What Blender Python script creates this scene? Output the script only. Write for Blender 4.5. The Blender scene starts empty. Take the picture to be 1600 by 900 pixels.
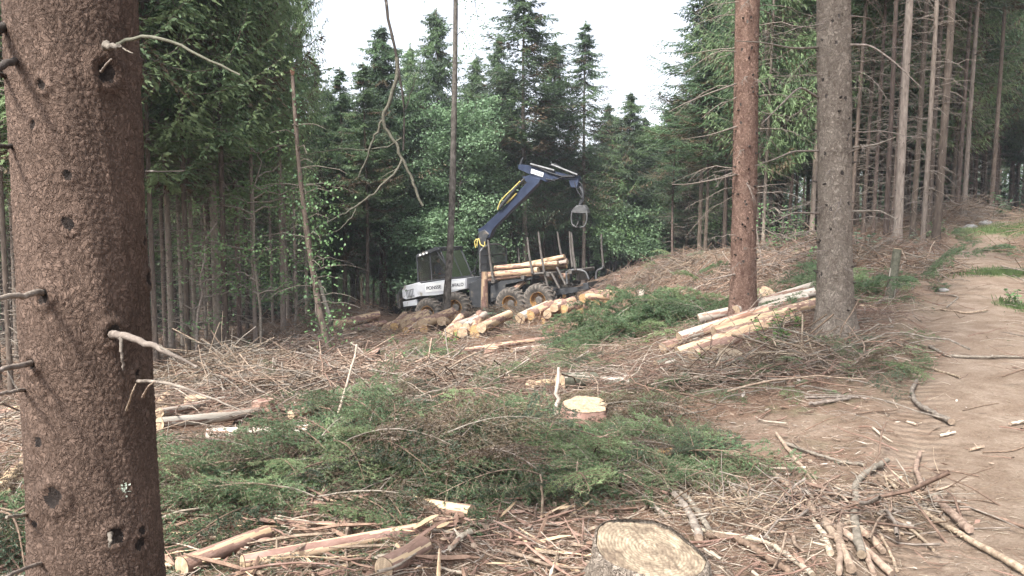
import bpy, math, random
import numpy as np
from mathutils import Vector, Matrix, Euler

# ------------------------------------------------------------------ camera, sky, sun, exposure
SC = bpy.context.scene
COL = SC.collection
PITCH = math.radians(5.0)
EYE = np.array([0.0, 0.0, 1.6])
cam_d = bpy.data.cameras.new('camera'); cam = bpy.data.objects.new('camera', cam_d); COL.objects.link(cam)
cam.location = EYE; cam.rotation_euler = (math.pi/2 - PITCH, 0, 0)
cam_d.sensor_width = 36; cam_d.lens = 27.0; cam_d.clip_start = 0.05; cam_d.clip_end = 2000
SC.camera = cam

SUN_EL, SUN_AZ = math.radians(52), math.radians(215)   # azimuth measured clockwise from +Y (behind the camera, to the left)
world = bpy.data.worlds.new('World'); SC.world = world; world.use_nodes = True
wn = world.node_tree.nodes; wl = world.node_tree.links; wn.clear()
w_out = wn.new('ShaderNodeOutputWorld'); w_bg = wn.new('ShaderNodeBackground'); w_bg.inputs[1].default_value = 0.15
sky = wn.new('ShaderNodeTexSky'); sky.sky_type = 'NISHITA'; sky.sun_disc = False
sky.sun_elevation = SUN_EL; sky.sun_rotation = SUN_AZ; sky.air_density = 1.0; sky.dust_density = 4.0; sky.ozone_density = 1.0
tc = wn.new('ShaderNodeTexCoord')
cn = wn.new('ShaderNodeTexNoise'); cn.inputs['Scale'].default_value = 2.2; cn.inputs['Detail'].default_value = 6
cr = wn.new('ShaderNodeValToRGB'); cr.color_ramp.elements[0].position = .3; cr.color_ramp.elements[0].color = (.86, .86, .86, 1)
cr.color_ramp.elements[1].position = .72; cr.color_ramp.elements[1].color = (1, 1, 1, 1)
bw = wn.new('ShaderNodeRGBToBW')
gray = wn.new('ShaderNodeMix'); gray.data_type = 'RGBA'; gray.inputs[0].default_value = .82      # a high thin overcast: the blue of the clear sky nearly gone
gain = wn.new('ShaderNodeVectorMath'); gain.operation = 'MULTIPLY'
mul = wn.new('ShaderNodeMix'); mul.data_type = 'RGBA'; mul.blend_type = 'MULTIPLY'; mul.inputs[0].default_value = 1
wl.new(tc.outputs['Generated'], cn.inputs['Vector']); wl.new(cn.outputs[0], cr.inputs[0])
wl.new(sky.outputs[0], bw.inputs[0]); wl.new(sky.outputs[0], gray.inputs[6]); wl.new(bw.outputs[0], gray.inputs[7])
wl.new(gray.outputs[2], gain.inputs[0]); gain.inputs[1].default_value = (1.55, 1.58, 1.66)
wl.new(gain.outputs[0], mul.inputs[6]); wl.new(cr.outputs[0], mul.inputs[7])
wl.new(mul.outputs[2], w_bg.inputs[0]); wl.new(w_bg.outputs[0], w_out.inputs[0])

sun_d = bpy.data.lights.new('sun', 'SUN'); sun_d.energy = 3.4; sun_d.angle = math.radians(8); sun_d.color = (1, .95, .88)
sun = bpy.data.objects.new('sun', sun_d); COL.objects.link(sun); sun.location = (-10, -20, 40)
sd = Vector((math.sin(SUN_AZ)*math.cos(SUN_EL), math.cos(SUN_AZ)*math.cos(SUN_EL), math.sin(SUN_EL)))
sun.rotation_euler = sd.to_track_quat('Z', 'Y').to_euler()

SC.view_settings.view_transform = 'Standard'; SC.view_settings.look = 'None'
SC.view_settings.exposure = 1.3; SC.view_settings.gamma = 1; SC.view_settings.use_curve_mapping = False
SC.cycles.max_bounces = 6; SC.cycles.diffuse_bounces = 4; SC.cycles.glossy_bounces = 2
SC.cycles.transmission_bounces = 3; SC.cycles.transparent_max_bounces = 6; SC.cycles.volume_bounces = 0
SC.cycles.use_denoising = True
SC.cycles.caustics_reflective = False; SC.cycles.caustics_refractive = False
SC.cycles.use_adaptive_sampling = True

# ------------------------------------------------------------------ measuring helpers
FWD = np.array([0, math.cos(PITCH), -math.sin(PITCH)]); UP = np.array([0, math.sin(PITCH), math.cos(PITCH)]); RT = np.array([1., 0, 0])
def ray(px, py):
    return FWD + (px-800)/1200.0*RT + (450-py)/1200.0*UP
def at(px, py, Y):
    "world point seen at photo position (px, py) at distance Y in front"
    d = ray(px, py); return EYE + d*(Y/d[1])

# ------------------------------------------------------------------ terrain heights from surveyed points (px, py, distance)
CP = [(160,900,3.3),(500,900,3.3),(800,900,3.35),(1100,900,3.35),(1350,900,3.35),(1590,900,3.3),
 (60,760,4.9),(300,760,4.8),(600,760,4.8),(900,760,4.8),(1200,760,4.75),(1500,760,4.6),
 (60,680,7),(350,680,7),(600,660,7.2),(900,660,6.8),(1200,650,6.6),(1500,600,7),(1700,600,7),
 (10,640,12),(150,610,13),(330,560,17),(450,560,17),(600,565,14),(800,565,12.5),(1000,560,11.4),(1170,502,12),(1305,522,9.6),(1500,500,10),(1650,500,10),
 (440,545,19),(520,512,24),(560,512,24),(640,520,22),(700,515,24),(800,500,26),(900,505,24),(1000,520,15),(950,495,27),
 (640,510,33),(720,504,33),(800,494,34),(930,452,36),(1000,421,35),(1100,410,34),(1180,400,28),(1240,392,26),(1330,384,24),(1400,384,18.5),(1500,430,14),(1500,397,18.5),(1570,342,33),(1470,360,25),(1500,336,28),(1540,328,31),(1650,326,38),
 (1640,345,30),(1640,430,14)]
CW = [tuple(at(*c)) for c in CP]
CW += [(-40,60,-6),(-20,60,-5.2),(0,60,-4.6),(12,60,-2.6),(30,60,.6),(50,60,2.6),(-60,30,-5),(-25,25,-3.2),(-12,17,-1.9),(-15,8,-1.0),(40,25,2.2),(20,10,.9),(-5,0,0),(5,0,0),(0,-6,.2),(-60,-30,-2),(60,-30,2),
       (-150,150,-8),(0,150,-7),(150,150,4),(-200,-150,-4),(200,-150,4),(-400,400,-8),(400,400,4),(0,400,-6),(300,0,4),(-300,0,-6),(0,-300,0)]
CW = np.array(CW)
def _c(p): return np.arcsinh(p/5.0)*5.0
def _phi(d): return np.where(d > 1e-9, d*d*np.log(np.maximum(d, 1e-9)), 0)
_X = _c(CW[:, :2]); _n = len(_X)
_K = _phi(np.linalg.norm(_X[:, None]-_X[None], axis=2)) + np.eye(_n)*.6
_P = np.hstack([np.ones((_n,1)), _X]); _A = np.zeros((_n+3,_n+3)); _A[:_n,:_n] = _K; _A[:_n,_n:] = _P; _A[_n:,:_n] = _P.T
_W = np.linalg.solve(_A, np.concatenate([CW[:,2], np.zeros(3)]))

_ng = np.random.default_rng(5).random((256,256))
def vnoise(x, y):
    xi = np.floor(x).astype(int); yi = np.floor(y).astype(int); fx = x-xi; fy = y-yi
    fx = fx*fx*(3-2*fx); fy = fy*fy*(3-2*fy); a = xi & 255; b = yi & 255; a1 = (a+1) & 255; b1 = (b+1) & 255
    return (_ng[a,b]*(1-fx)+_ng[a1,b]*fx)*(1-fy)+(_ng[a,b1]*(1-fx)+_ng[a1,b1]*fx)*fy
def fbm(x, y, s, o=4):
    v = 0; am = .5
    for i in range(o):
        v = v+am*(vnoise(x*s+17.3*i, y*s+9.1*i)-.5); s *= 2.03; am *= .5
    return v*2
ROAD = np.array([at(1640,1100,2.0)[:2], at(1640,900,3.3)[:2], at(1560,700,5.6)[:2], at(1535,600,7)[:2], at(1530,500,10)[:2], at(1525,430,14)[:2], at(1530,397,18.5)[:2], at(1550,365,26)[:2], at(1600,345,33)[:2], (34,46), (48,60)])
def road_dist(x, y):
    best = np.full(np.shape(x), 1e9); sgn = np.zeros(np.shape(x))
    for a, b in zip(ROAD[:-1], ROAD[1:]):
        d = b-a; L = d@d; t = np.clip(((x-a[0])*d[0]+(y-a[1])*d[1])/L, 0, 1)
        ex = x-(a[0]+t*d[0]); ey = y-(a[1]+t*d[1]); q = np.hypot(ex, ey); s = np.sign(d[0]*ey-d[1]*ex)
        m = q < best; best = np.where(m, q, best); sgn = np.where(m, s, sgn)
    return best, sgn
LOBE = [(at(1230,665,6.3)[:2], 1.0, .28), (at(1330,690,5.9)[:2], 1.0, .5), (at(1180,690,5.7)[:2], .55, .2)]
def road_mask(x, y):
    d, s = road_dist(x, y)
    w = 1.0+.35*fbm(x, y, .9, 4)
    m = 1/(1+np.exp((d-w)*4.5))
    for c, rx, ry in LOBE:
        q = ((x-c[0])/rx)**2+((y-c[1])/ry)**2+.8*fbm(x, y, 1.7, 3)
        m = np.maximum(m, .8/(1+np.exp((q-1)*4)))
    return m
def smooth_h(x, y):
    x = np.asarray(x, float); y = np.asarray(y, float); sh = x.shape
    Q = _c(np.stack([x.ravel(), y.ravel()], 1)); out = np.empty(len(Q))
    for i in range(0, len(Q), 20000):
        q = Q[i:i+20000]; out[i:i+20000] = _phi(np.linalg.norm(q[:,None]-_X[None], axis=2))@_W[:_n]+_W[_n]+q@_W[_n+1:]
    return out.reshape(sh)
MOUNDS = [(at(560,520,23), 2.2, .55), (at(480,545,19), 1.6, .35), (at(1050,425,32), 2.2, .3), (at(1230,440,18), 1.3, .3), (at(1270,470,15), .9, .2), (at(1100,470,20), 1.4, .25),
          (at(330,585,13.5), 1.5, .25), (at(420,600,11), .9, .2), (at(1010,510,15), .9, .12), (at(1180,430,22), 1.2, .35), (at(1505,352,27), 1.3, .55), (at(380,700,6.2), .7, .07), (at(700,700,6.0), 1.0, .1), (at(560,745,5.1), .6, .07)]
def H(x, y):
    x = np.asarray(x, float); y = np.asarray(y, float)
    z = smooth_h(x, y); rm = road_mask(x, y)
    r = np.hypot(x, y)
    for c, rad, h in MOUNDS:
        z = z+h*np.exp(-(((x-c[0])**2+(y-c[1])**2)/rad**2)*1.2)
    am = np.clip(r/12, .35, 2.2)
    z = z+(1-.75*rm)*am*.16*fbm(x, y, .55, 3)+(1-.8*rm)*.06*fbm(x+30, y, 2.6, 3)+(1-.85*rm)*.028*fbm(x, y+40, 9.0, 3)
    d, s = road_dist(x, y)
    rut = np.exp(-((d-.55)/.16)**2)
    z = z-.055*rut*(s > 0)-.04*np.exp(-((d-.62)/.17)**2)*(s < 0)+.03*np.exp(-((d-.85)/.1)**2)*(s > 0)
    return z+rm*.008*fbm(x, y, 14., 3)
def h1(x, y): return float(H(np.array([x]), np.array([y]))[0])
def hits(px, py):
    "ground points seen at photo positions, by marching"
    px = np.atleast_1d(np.asarray(px, float)); py = np.atleast_1d(np.asarray(py, float))
    D = FWD[None]+((px-800)/1200)[:,None]*RT+((450-py)/1200)[:,None]*UP; D = D/D[:,1:2]
    T = np.full(len(px), 1.2); done = np.zeros(len(px), bool); step = 1.03
    for i in range(130):
        T2 = np.where(done, T, T*step); p = EYE+D*T2[:,None]
        below = p[:,2] < H(p[:,0], p[:,1])
        done |= below; T = np.where(done & below, T, T2)
        if done.all(): break
    lo = T.copy(); hi = T*step
    for i in range(8):
        m = (lo+hi)/2; p = EYE+D*m[:,None]; b = p[:,2] < H(p[:,0], p[:,1]); hi = np.where(b, m, hi); lo = np.where(b, lo, m)
    return EYE+D*hi[:,None]
def hit(px, py): return hits([px], [py])[0]
def on(px, Y):
    "ground point in photo column px at distance Y"
    x = (px-800)/1200.0*Y/math.cos(PITCH); return np.array([x, Y, h1(x, Y)])

# ------------------------------------------------------------------ mesh building
class MB:
    def __init__(s): s.V = []; s.F = []; s.n = 0
    def add(s, V, F, m=0, smooth=True):
        V = np.asarray(V, float).reshape(-1, 3); F = np.asarray(F, int)
        if len(F) == 0: return s
        s.V.append(V); s.F.append((F+s.n, np.broadcast_to(m, (len(F),)), smooth)); s.n += len(V); return s
    def mesh(s, name, mats):
        me = bpy.data.meshes.new(name)
        V = np.concatenate(s.V).astype(np.float32)
        me.vertices.add(len(V)); me.vertices.foreach_set('co', V.ravel())
        lv = np.concatenate([f.ravel() for f, _, _ in s.F]).astype(np.int32)
        lt = np.concatenate([np.full(len(f), f.shape[1]) for f, _, _ in s.F])
        ls = np.concatenate([[0], np.cumsum(lt)[:-1]]).astype(np.int32)
        me.loops.add(len(lv)); me.loops.foreach_set('vertex_index', lv)
        me.polygons.add(len(lt)); me.polygons.foreach_set('loop_start', ls)
        me.polygons.foreach_set('material_index', np.concatenate([m for _, m, _ in s.F]).astype(np.int32))
        me.polygons.foreach_set('use_smooth', np.concatenate([np.full(len(f), sm) for f, _, sm in s.F]))
        for m in mats: me.materials.append(m)
        me.update(calc_edges=True); me.validate()
        return me
    def build(s, name, mats, parent=None, loc=None, rot=None):
        if not isinstance(mats, (list, tuple)): mats = [mats]
        return link(name, s.mesh(name, mats), parent, loc, rot)
    # shapes
    def tubes(s, P, R, sides=5, m=0, cap=False, smooth=True, cm=None):
        "N tubes at once: P (N,k,3), R (N,k)"
        P = np.asarray(P, float); R = np.asarray(R, float)
        if P.ndim == 2: P = P[None]; R = R[None]
        N, k, _ = P.shape
        T = np.gradient(P, axis=1); T /= np.linalg.norm(T, axis=2, keepdims=True)+1e-12
        ref = np.where(np.abs(T[:,:1,2:3]) > .8, np.array([1.,0,0]), np.array([0,0,1.])); ref = np.broadcast_to(ref, T.shape)
        A = np.cross(T, ref); A /= np.linalg.norm(A, axis=2, keepdims=True)+1e-12; B = np.cross(T, A)
        a = np.arange(sides)*2*math.pi/sides
        V = P[:,:,None]+R[:,:,None,None]*(np.cos(a)[None,None,:,None]*A[:,:,None]+np.sin(a)[None,None,:,None]*B[:,:,None])
        i = np.arange(k-1)[:,None]*sides; j = np.arange(sides)[None]; j2 = (j+1) % sides
        q = np.stack([i+j, i+j2, i+sides+j2, i+sides+j], -1).reshape(-1, 4)
        F = (q[None]+(np.arange(N)*k*sides)[:,None,None]).reshape(-1, 4)
        mm = np.repeat(np.broadcast_to(m, (N,)), len(q))
        s.add(V, F, mm, smooth)
        if cap:
            for n in range(N):
                for e in (0, k-1):
                    ring = V[n,e]; c = ring.mean(0); W = np.vstack([ring, c[None]])
                    f = [(x, (x+1) % sides, sides) for x in range(sides)]
                    if e == 0: f = [t[::-1] for t in f]
                    f = [t[::-1] for t in f]
                    s.add(W, np.array([t[::-1] for t in f]), cm if cm is not None else (m if np.isscalar(m) else m[n]), False)
        return s
    def box(s, c, d, m=0, R=None, bev=0):
        c = np.asarray(c, float); d = np.asarray(d, float)/2
        if bev:
            return s.prism([(-d[0]+bev,-d[2]),(d[0]-bev,-d[2]),(d[0],-d[2]+bev),(d[0],d[2]-bev),(d[0]-bev,d[2]),(-d[0]+bev,d[2]),(-d[0],d[2]-bev),(-d[0],-d[2]+bev)], -d[1], d[1], m, off=c, R=R)
        V = np.array([(x,y,z) for x in (-1,1) for y in (-1,1) for z in (-1,1)])*d
        if R is not None: V = V@np.array(R).T
        return s.add(V+c, [(0,1,3,2),(4,6,7,5),(0,4,5,1),(2,3,7,6),(0,2,6,4),(1,5,7,3)], m, False)
    def prism(s, poly, y0, y1, m=0, off=(0,0,0), R=None, bev=0.0):
        "outline in x,z pushed through y0..y1, with a small chamfer"
        p = np.array(poly, float); n = len(p)
        area = .5*np.sum(p[:,0]*np.roll(p[:,1],-1)-np.roll(p[:,0],-1)*p[:,1])
        if area < 0: p = p[::-1]
        c = p.mean(0)
        if bev:
            q = p-(p-c)/np.maximum(np.linalg.norm(p-c, axis=1, keepdims=True), 1e-6)*bev
            lay = [(q, y0), (p, y0+bev), (p, y1-bev), (q, y1)]
        else: lay = [(p, y0), (p, y1)]
        V = np.concatenate([np.stack([a[:,0], np.full(n, y), a[:,1]], 1) for a, y in lay])
        if R is not None: V = V@np.array(R).T
        V = V+np.array(off); j = np.arange(n); j2 = (j+1) % n
        F = np.concatenate([np.stack([i*n+j, i*n+j2, (i+1)*n+j2, (i+1)*n+j], 1) for i in range(len(lay)-1)])
        s.add(V, F, m, False)
        s.add(V, [tuple(range(n))[::1]], m, False)
        s.add(V, [tuple(range((len(lay)-1)*n, len(lay)*n))[::-1]], m, False)
        return s
    def lathe(s, prof, sides=24, m=0, axis='y', off=(0,0,0), smooth=False):
        "profile (radius, along) turned round an axis"
        p = np.array(prof, float); a = np.arange(sides)*2*math.pi/sides; k = len(p)
        X = p[:,0][:,None]*np.cos(a); Z = p[:,0][:,None]*np.sin(a); Y = np.repeat(p[:,1][:,None], sides, 1)
        V = np.stack([X,Y,Z] if axis == 'y' else ([X,Z,Y] if axis == 'z' else [Y,X,Z]), -1).reshape(-1,3)+np.array(off)
        i = np.arange(k-1)[:,None]*sides; j = np.arange(sides)[None]; j2 = (j+1) % sides
        return s.add(V, np.stack([i+j,i+j2,i+sides+j2,i+sides+j],-1).reshape(-1,4), m, smooth)
    def leaves(s, P, D, L, W, m=0, rng=None, tri=False, N=None):
        "leaf-sized rhombs at P pointing along D"
        n = len(P); D = D/(np.linalg.norm(D, axis=1, keepdims=True)+1e-9)
        if N is None: N = rng.normal(size=(n,3))
        S = np.cross(D, N); S /= np.linalg.norm(S, axis=1, keepdims=True)+1e-9
        L = np.broadcast_to(L, (n,))[:,None]; W = np.broadcast_to(W, (n,))[:,None]
        if tri:
            V = np.stack([P-S*W/2, P+S*W/2, P+D*L], 1); return s.add(V, np.arange(n*3).reshape(n,3), m, False)
        V = np.stack([P, P+D*L*.45+S*W/2, P+D*L, P+D*L*.45-S*W/2], 1)
        return s.add(V, np.arange(n*4).reshape(n,4), m, False)

def link(name, data, parent=None, loc=None, rot=None):
    o = bpy.data.objects.new(name, data); COL.objects.link(o)
    if parent is not None: o.parent = parent
    if loc is not None: o.location = loc
    if rot is not None: o.rotation_euler = rot
    return o
def tag(o, label=None, cat=None, group=None, kind=None):
    if label: o['label'] = label
    if cat: o['category'] = cat
    if group: o['group'] = group
    if kind: o['kind'] = kind
    return o
def empty(name, loc=(0,0,0), rz=0):
    o = link(name, None, None, loc, (0,0,rz)); o.empty_display_size = .2; return o
def copy_tree(o, parent=None):
    c = o.copy(); COL.objects.link(c); c.parent = parent
    for ch in o.children: copy_tree(ch, c)
    return c

# ------------------------------------------------------------------ materials
MATS = {}
def mat(name, ramp, scale=8, stretch=(1,1,1), detail=6, rough=.85, bump=.3, bscale=None, rnd=.15, spec=.2, metal=0, trans=0, second=None, bdist=.02, dist=0):
    m = bpy.data.materials.new(name); m.use_nodes = True; N = m.node_tree.nodes; L = m.node_tree.links
    b = N['Principled BSDF']; b.inputs['Roughness'].default_value = rough; b.inputs['Specular IOR Level'].default_value = spec; b.inputs['Metallic'].default_value = metal
    t = N.new('ShaderNodeTexCoord'); mp = N.new('ShaderNodeMapping'); mp.inputs['Scale'].default_value = stretch
    L.new(t.outputs['Object'], mp.inputs[0])
    oi = N.new('ShaderNodeObjectInfo')
    if rnd:
        ad = N.new('ShaderNodeVectorMath'); ad.operation = 'ADD'; L.new(mp.outputs[0], ad.inputs[0])
        rm = N.new('ShaderNodeMath'); rm.operation = 'MULTIPLY'; rm.inputs[1].default_value = 40; L.new(oi.outputs['Random'], rm.inputs[0]); L.new(rm.outputs[0], ad.inputs[1]); vec = ad.outputs[0]
    else: vec = mp.outputs[0]
    n = N.new('ShaderNodeTexNoise'); n.inputs['Scale'].default_value = scale; n.inputs['Detail'].default_value = detail; n.inputs['Roughness'].default_value = .62; n.inputs['Distortion'].default_value = dist
    L.new(vec, n.inputs['Vector'])
    r = N.new('ShaderNodeValToRGB'); L.new(n.outputs[0], r.inputs[0])
    e = r.color_ramp.elements
    while len(e) < len(ramp): e.new(.5)
    for i, (p, c) in enumerate(ramp): e[i].position = p; e[i].color = (*c, 1)
    col = r.outputs[0]
    if second:
        c2, s2, th = second
        n2 = N.new('ShaderNodeTexNoise'); n2.inputs['Scale'].default_value = s2; n2.inputs['Detail'].default_value = 5; L.new(vec, n2.inputs['Vector'])
        r2 = N.new('ShaderNodeValToRGB'); r2.color_ramp.elements[0].position = th; r2.color_ramp.elements[1].position = th+.08; L.new(n2.outputs[0], r2.inputs[0])
        mx = N.new('ShaderNodeMix'); mx.data_type = 'RGBA'; L.new(r2.outputs[0], mx.inputs[0]); L.new(col, mx.inputs[6]); mx.inputs[7].default_value = (*c2, 1); col = mx.outputs[2]
    if rnd:
        hs = N.new('ShaderNodeHueSaturation'); L.new(col, hs.inputs['Color'])
        mr = N.new('ShaderNodeMapRange'); mr.inputs[3].default_value = 1-rnd; mr.inputs[4].default_value = 1+rnd; L.new(oi.outputs['Random'], mr.inputs[0]); L.new(mr.outputs[0], hs.inputs['Value'])
        fr = N.new('ShaderNodeMath'); fr.operation = 'MULTIPLY_ADD'; fr.inputs[1].default_value = 7.3; fr.inputs[2].default_value = .1; L.new(oi.outputs['Random'], fr.inputs[0])
        f2 = N.new('ShaderNodeMath'); f2.operation = 'FRACT'; L.new(fr.outputs[0], f2.inputs[0])
        m2 = N.new('ShaderNodeMapRange'); m2.inputs[3].default_value = .5-rnd*.06; m2.inputs[4].default_value = .5+rnd*.06; L.new(f2.outputs[0], m2.inputs[0]); L.new(m2.outputs[0], hs.inputs['Hue'])
        col = hs.outputs[0]
    L.new(col, b.inputs['Base Color'])
    if bump:
        nb = N.new('ShaderNodeTexNoise'); nb.inputs['Scale'].default_value = bscale or scale*3; nb.inputs['Detail'].default_value = 6; nb.inputs['Roughness'].default_value = .7; L.new(vec, nb.inputs['Vector'])
        bp = N.new('ShaderNodeBump'); bp.inputs['Strength'].default_value = bump; bp.inputs['Distance'].default_value = bdist; L.new(nb.outputs[0], bp.inputs['Height']); L.new(bp.outputs[0], b.inputs['Normal'])
    if trans:
        tr = N.new('ShaderNodeBsdfTranslucent'); L.new(col, tr.inputs[0]); ms = N.new('ShaderNodeMixShader'); ms.inputs[0].default_value = trans
        L.new(b.outputs[0], ms.inputs[1]); L.new(tr.outputs[0], ms.inputs[2]); L.new(ms.outputs[0], N['Material Output'].inputs[0])
    MATS[name] = m; return m
g = lambda v: (v, v, v)
mat('needle_dark', [(.3,(.042,.066,.043)),(.7,(.085,.122,.075))], 1.3, rough=.6, bump=0, rnd=.3, trans=.25, spec=.3)
mat('needle_mid', [(.3,(.072,.122,.062)),(.7,(.14,.212,.10))], 1.5, rough=.55, bump=0, rnd=.2, trans=.4, spec=.3)
mat('needle_light', [(.3,(.155,.225,.11)),(.7,(.28,.37,.18))], 2.0, rough=.5, bump=0, rnd=.15, trans=.5, spec=.3)
mat('needle_brown', [(.3,(.07,.05,.035)),(.7,(.13,.10,.06))], 2.0, rough=.8, bump=0, rnd=.15, trans=.15)
mat('leaf_green', [(.3,(.10,.18,.075)),(.7,(.18,.29,.12))], 1.2, rough=.5, bump=0, rnd=.2, trans=.35, spec=.35)
mat('leaf_bluegreen', [(.3,(.105,.19,.10)),(.7,(.20,.31,.16))], 1.2, rough=.5, bump=0, rnd=.15, trans=.3, spec=.35)
mat('leaf_lime', [(.3,(.10,.17,.05)),(.7,(.18,.27,.09))], 2.5, rough=.5, bump=0, rnd=.15, trans=.35, spec=.35)
mat('leaf_pale', [(.3,(.12,.17,.11)),(.7,(.23,.29,.19))], 2.5, rough=.5, bump=0, rnd=.15, trans=.25)
mat('bark_spruce', [(.25,(.05,.038,.031)),(.5,(.10,.075,.06)),(.75,(.175,.138,.11))], 9, (1,1,.45), bump=.6, bscale=24, rnd=.22, bdist=.02)
mat('bark_pale_sunlit', [(.25,(.12,.095,.077)),(.5,(.215,.175,.142)),(.75,(.31,.262,.215))], 11, (1,1,.5), bump=.6, bscale=26, rnd=.15)  # pale bark; doubles as painted sunlit bark on the left front row
mat('bark_dark', [(.3,(.025,.021,.018)),(.6,(.06,.05,.042)),(.85,(.16,.14,.12))], 7, (1,1,.6), bump=.7, bscale=20, rnd=.15, second=((.22,.20,.18),9,.62))
mat('bark_birch', [(.3,(.05,.043,.037)),(.55,(.13,.115,.10)),(.8,(.27,.25,.22))], 9, (1,1,.6), bump=.7, bscale=20, rnd=.1, second=((.04,.033,.028),7,.58))
mat('deadwood', [(.3,(.08,.068,.056)),(.7,(.21,.18,.148))], 30, bump=.5, rnd=.1)
mat('knot_dark', [(.3,(.012,.009,.008)),(.7,(.055,.042,.035))], 60, bump=.9, rnd=0)
mat('twig_grey', [(.3,(.10,.083,.068)),(.5,(.19,.16,.13)),(.7,(.29,.25,.21))], 28, bump=.4, rnd=.2)
mat('twig_tan', [(.3,(.11,.077,.056)),(.5,(.235,.175,.128)),(.7,(.36,.285,.213))], 28, bump=.4, rnd=.2)
mat('twig_brown', [(.3,(.07,.046,.034)),(.7,(.21,.145,.105))], 28, bump=.4, rnd=.2)
mat('twig_red', [(.3,(.13,.078,.056)),(.7,(.28,.185,.135))], 28, bump=.4, rnd=.2)
mat('twig_bleached', [(.3,(.25,.2,.15)),(.7,(.50,.43,.34))], 28, bump=.4, rnd=.15)
mat('green_bark', [(.3,(.055,.055,.038)),(.7,(.15,.142,.108))], 22, bump=.4, rnd=.15)
mat('wood_peeled', [(.2,(.27,.165,.10)),(.5,(.47,.34,.215)),(.75,(.60,.48,.34))], 6, (1,1,.14), bump=.25, rnd=.12, second=((.22,.12,.08),5,.6))
mat('wood_grey', [(.2,(.20,.165,.135)),(.5,(.38,.33,.275)),(.8,(.55,.50,.43))], 6, (1,1,.2), bump=.3, rnd=.12, second=((.18,.14,.11),6,.62))
mat('log_bark', [(.25,(.13,.075,.055)),(.5,(.24,.15,.115)),(.75,(.36,.25,.2))], 12, (1,1,.5), bump=.6, rnd=.12, second=((.45,.32,.22),4,.63))
mat('rubber', [(.3,(.03,.028,.026)),(.7,(.12,.105,.09))], 5, bump=.3, rnd=0, rough=.9)
mat('tread_mud', [(.3,(.09,.08,.07)),(.7,(.2,.17,.145))], 7, bump=.4, rnd=0, rough=.95)
mat('rim_yellow', [(.35,(.13,.09,.06)),(.65,(.38,.20,.06))], 6, bump=.1, rnd=0, rough=.6)
mat('paint_grey', [(.3,(.38,.39,.41)),(.7,(.50,.51,.53))], 2.5, bump=.02, rnd=0, rough=.42, spec=.5, second=((.22,.2,.17),2.2,.6))
mat('paint_pale', [(.3,(.52,.53,.53)),(.7,(.68,.68,.67))], 3, bump=.02, rnd=0, rough=.4, spec=.5, second=((.3,.28,.25),3,.62))
mat('paint_dark', [(.3,(.025,.027,.03)),(.7,(.06,.062,.066))], 3, bump=.05, rnd=0, rough=.5, spec=.4, second=((.13,.11,.09),3,.6))
mat('crane_blue', [(.3,(.015,.021,.042)),(.7,(.033,.045,.08))], 3, bump=.03, rnd=0, rough=.38, spec=.5)
mat('steel', [(.3,(.05,.05,.05)),(.7,(.15,.15,.15))], 5, bump=.05, rnd=0, rough=.5, metal=.3, spec=.5)
mat('stake_metal', [(.3,(.06,.053,.048)),(.7,(.15,.135,.12))], 6, bump=.2, rnd=0, rough=.7)
mat('hose_yellow', [(.3,(.45,.36,.1)),(.7,(.65,.55,.2))], 6, bump=0, rnd=0, rough=.6)
mat('hose_black', [(.3,(.015,.015,.017)),(.7,(.04,.04,.042))], 6, bump=0, rnd=0, rough=.5)
mat('skin', [(.3,(.45,.27,.19)),(.7,(.52,.32,.23))], 6, bump=0, rnd=0, rough=.6)
mat('cloth_blue', [(.3,(.03,.04,.09)),(.7,(.06,.08,.15))], 6, bump=0, rnd=0)
mat('cloth_red', [(.3,(.3,.08,.05)),(.7,(.42,.14,.09))], 6, bump=0, rnd=0)
mat('hair_dark', [(.3,(.02,.015,.01)),(.7,(.04,.03,.02))], 6, bump=0, rnd=0)
mat('seat_black', [(.3,(.02,.02,.022)),(.7,(.04,.04,.045))], 6, bump=0, rnd=0)
mat('grass_blade', [(.3,(.05,.08,.03)),(.7,(.10,.14,.055))], 3, bump=0, rnd=0, trans=.3)
mat('stone', [(.3,(.2,.19,.18)),(.7,(.36,.35,.33))], 8, bump=.4, rnd=.1)
mat('plate_white', [(.3,(.7,.7,.7)),(.7,(.8,.8,.79))], 3, bump=0, rnd=0, rough=.5)
mat('ink', [(.3,(.02,.02,.03)),(.7,(.03,.03,.04))], 3, bump=0, rnd=0, rough=.5)
mat('lichen', [(.3,(.2,.23,.18)),(.7,(.33,.36,.3))], 30, bump=.4, rnd=0)
def glass_mat():
    m = bpy.data.materials.new('glass'); m.use_nodes = True; N = m.node_tree.nodes; L = m.node_tree.links
    b = N['Principled BSDF']; b.inputs['Base Color'].default_value = (.5,.55,.55,1); b.inputs['Roughness'].default_value = .05
    t = N.new('ShaderNodeBsdfTransparent'); t.inputs[0].default_value = (.62,.66,.66,1)
    gl = N.new('ShaderNodeBsdfGlossy'); gl.inputs['Roughness'].default_value = .2
    fr = N.new('ShaderNodeFresnel'); fr.inputs[0].default_value = 1.6
    ad = N.new('ShaderNodeMath'); ad.operation = 'ADD'; ad.inputs[1].default_value = .30; L.new(fr.outputs[0], ad.inputs[0])
    ms = N.new('ShaderNodeMixShader'); L.new(ad.outputs[0], ms.inputs[0]); L.new(t.outputs[0], ms.inputs[1]); L.new(gl.outputs[0], ms.inputs[2]); L.new(ms.outputs[0], N['Material Output'].inputs[0])
    MATS['glass'] = m
glass_mat()
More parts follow.
